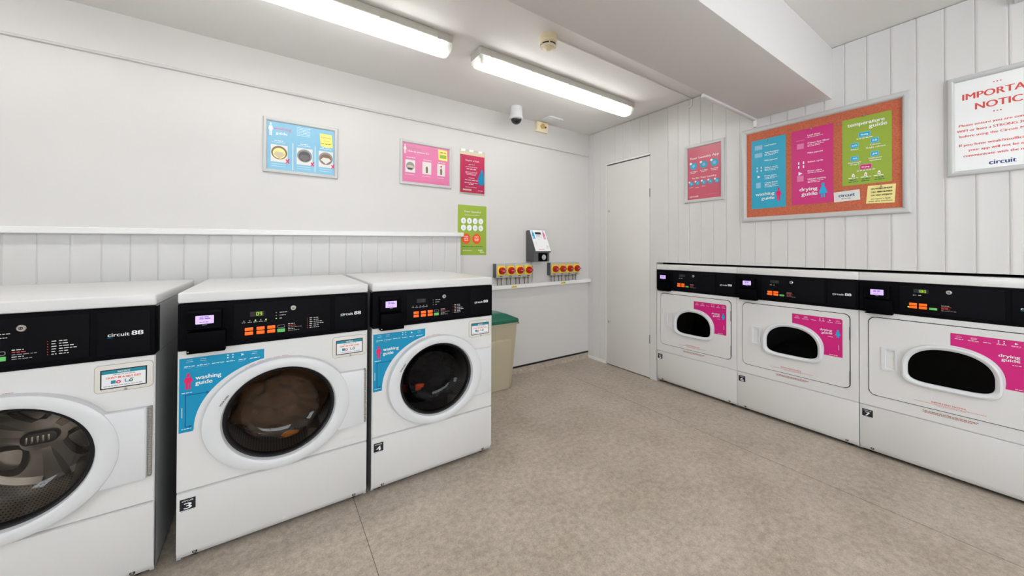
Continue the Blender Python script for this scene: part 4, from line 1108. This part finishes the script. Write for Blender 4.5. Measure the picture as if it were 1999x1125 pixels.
def badge(x, z, w, t, m='figblue'):
    b.prism(rrect(x - w / 2 - .003, x + w / 2 + .003, z - .015, z + .015, .005), -.0007, -.0002, 'pblue' if m == 'figblue' else 'pink'); b.prism(rrect(x - w / 2, x + w / 2, z - .012, z + .012, .004), -.0012, -.0006, m); b.text(t, x, z - .005, .010, 'white', 2.8, w * .7, 'c')
badge(.100, .300, .046, 'Washing'); b.dashes(.065, .140, .276, .0045, 'white', 1)
badge(.056, .242, .030, '60'); badge(.144, .254, .030, '50'); badge(.056, .162, .030, '40'); badge(.144, .174, .030, '30'); badge(.105, .104, .046, 'Drying', 'magenta')
b.text('Whites', .056, .214, .009, 'white', 1.5, .036, 'c'); b.text('Colours', .146, .226, .009, 'white', 1.5, .044, 'c'); b.text('Bright colours', .148, .210, .009, 'white', 1.5, .080, 'c')
b.text('Mixed loads', .056, .134, .009, 'white', 1.5, .058, 'c'); b.dashes(.036, .078, .124, .004, 'white', 1.5); b.text('Delicates', .146, .146, .009, 'white', 1.5, .054, 'c'); b.text('woollens', .146, .133, .009, 'white', 1.5, .050, 'c')
b.dashes(.066, .145, .081, .0045, 'white', 1)
for x in (.050, .105, .162):
    b.poly([(x - .007, .050), (x + .007, .050), (x + .005, .066), (x, .072), (x - .005, .066)], 'white', 1); b.disc(x, .057, .003, 'redink', 1.6)
    b.dashes(x - .022, x + .022, .041, .0045, 'white', 1.5); b.dashes(x - .016, x + .018, .029, .004, 'green', 1.5); b.dashes(x - .020, x + .022, .018, .004, 'green', 1.5)
b.build('printed_sheet', r)
r = sheet('brand_card', 'small white card with blue lettering pinned low on the cork board', 'card', 2.123, 1.514, math.radians(-2.5))
b = MB(); b.rect(0, .120, 0, .063, 'offwhite', 0); b.text('circuit', .060, .028, .020, 'dblue', 1.5, .074, 'c'); b.dashes(.035, .085, .014, .0035, 'brownink', 1.5); b.build('printed_sheet', r)
r = sheet('handwritten_note', 'cream handwritten note pinned at the lower right of the cork board', 'note', 2.268, 1.492, 0)
b = MB(); b.poly([(0, 0), (.118, -.006), (.124, .102), (.008, .104)], 'yellow', 0)
for k, t in enumerate(('ON MOBILE PHONE', 'CALL 0800 NUMBER', 'OR VISIT WEBSITE')): b.text(t, .066, .078 - k * .019, .0095, 'ink', 1.5, .088, 'c')
b.text('to report a fault', .062, .020, .0085, 'brownink', 1.5, .080, 'c'); b.text('with this machine', .060, .006, .0085, 'brownink', 1.5, .100, 'c'); b.build('printed_sheet', r)
for s, z, l in ((2.010, 2.012, 'drawing pin at the top of the magenta sheet'), (2.262, 2.022, 'drawing pin at the top of the lime green sheet'), (2.178, 1.583, 'drawing pin holding the small white card'), (2.333, 1.586, 'drawing pin holding the cream note'), (2.150, 2.000, 'drawing pin in bare cork left of the lime green sheet'), (1.760, 2.004, 'drawing pin at the top of the blue sheet')):
    b = MB(); b.lathe([(.0045, -.003), (.0045, -.005), (.0028, -.007), (.0028, -.012), (.004, -.014)], (0, 0, 0), 'greyink', n=12, cf=True, cl=True); b.lathe([(.0006, 0), (.0006, -.003)], (0, 0, 0), 'chrome', n=6, cf=True, cl=True)
    o = b.build('drawing_pin'); o.location = (-.009, -s, z); o.rotation_euler = (0, 0, RW); tag(o, l, 'pin', 'drawing pins on the cork board')

r = thing('framed_notice', 'silver framed white notice with red lettering, cut off by the right edge', 'notice', (0, -2.5775, 0), RW)
W_, z0, z1 = .345, 1.597, 2.110
snap_frame(r, 0, W_, z0, z1, .026, None, .018)
b = MB(); b.rect(.022, W_ - .022, z0 + .022, z1 - .022, 'white', 0)
cx = .171
for z in (2.047, 1.902):
    for dx in (-.010, 0, .010): b.disc(cx - .014 + dx, z, .0028, 'redink', 1, n=10)
b.text('IMPORTANT', cx + .003, 1.985, .033, 'redink', 1, .246, 'c'); b.text('NOTICE', cx, 1.927, .034, 'redink', 1, .160, 'c')
for k, t in enumerate(('Please ensure you are connected to', 'WIFI or have a STRONG 3G/4G signal', 'before using the Circuit Mobile app')): b.text(t, cx, 1.850 - k * .028, .0125, 'redink', 1, .252 + (.012, .026, .008)[k], 'c')
for k, t in enumerate(('If you have weak/insufficient signal', 'your app will not be able to', 'communicate with the machines')): b.text(t, cx, 1.748 - k * .028, .0125, 'redink', 1, (.262, .205, .236)[k], 'c')
b.text('circuit', cx, 1.640, .023, 'navy', 1, .078, 'c')
b.build('printed_sheet', r, (0, -.004, 0))

# ------------------------------------------------------------------ camera and view
cam = bpy.data.cameras.new('camera'); co = bpy.data.objects.new('camera', cam); COL.objects.link(co); SC.camera = co
yaw, pitch, roll = math.radians(-34.0184), math.radians(.4008), math.radians(.2026)
f = Vector((-math.sin(yaw) * math.cos(pitch), math.cos(yaw) * math.cos(pitch), math.sin(pitch)))
rt = Vector((math.cos(yaw), math.sin(yaw), 0)); up = rt.cross(f)
r2 = rt * math.cos(roll) + up * math.sin(roll); u2 = -rt * math.sin(roll) + up * math.cos(roll)
mt = Matrix.Identity(4)
for i in range(3): mt[i][0], mt[i][1], mt[i][2] = r2[i], u2[i], -f[i]
mt.translation = (-2.9549, -2.8446, 1.207); co.matrix_world = mt
cam.sensor_fit = 'HORIZONTAL'; cam.sensor_width = 36.0; cam.lens = 693.6044 / 1999 * 36.0
cam.shift_y = -(562.5 - 483.09) / 1999; cam.clip_start = .02
w = bpy.data.worlds.new('world'); SC.world = w; w.use_nodes = True
w.node_tree.nodes['Background'].inputs['Color'].default_value = (.8, .82, .85, 1); w.node_tree.nodes['Background'].inputs['Strength'].default_value = .05
SC.view_settings.view_transform = 'Standard'; SC.view_settings.look = 'None'; SC.view_settings.gamma = 1.0
SC.view_settings.exposure = 0.0
SC.cycles.max_bounces = 16; SC.cycles.diffuse_bounces = 10; SC.cycles.transparent_max_bounces = 16
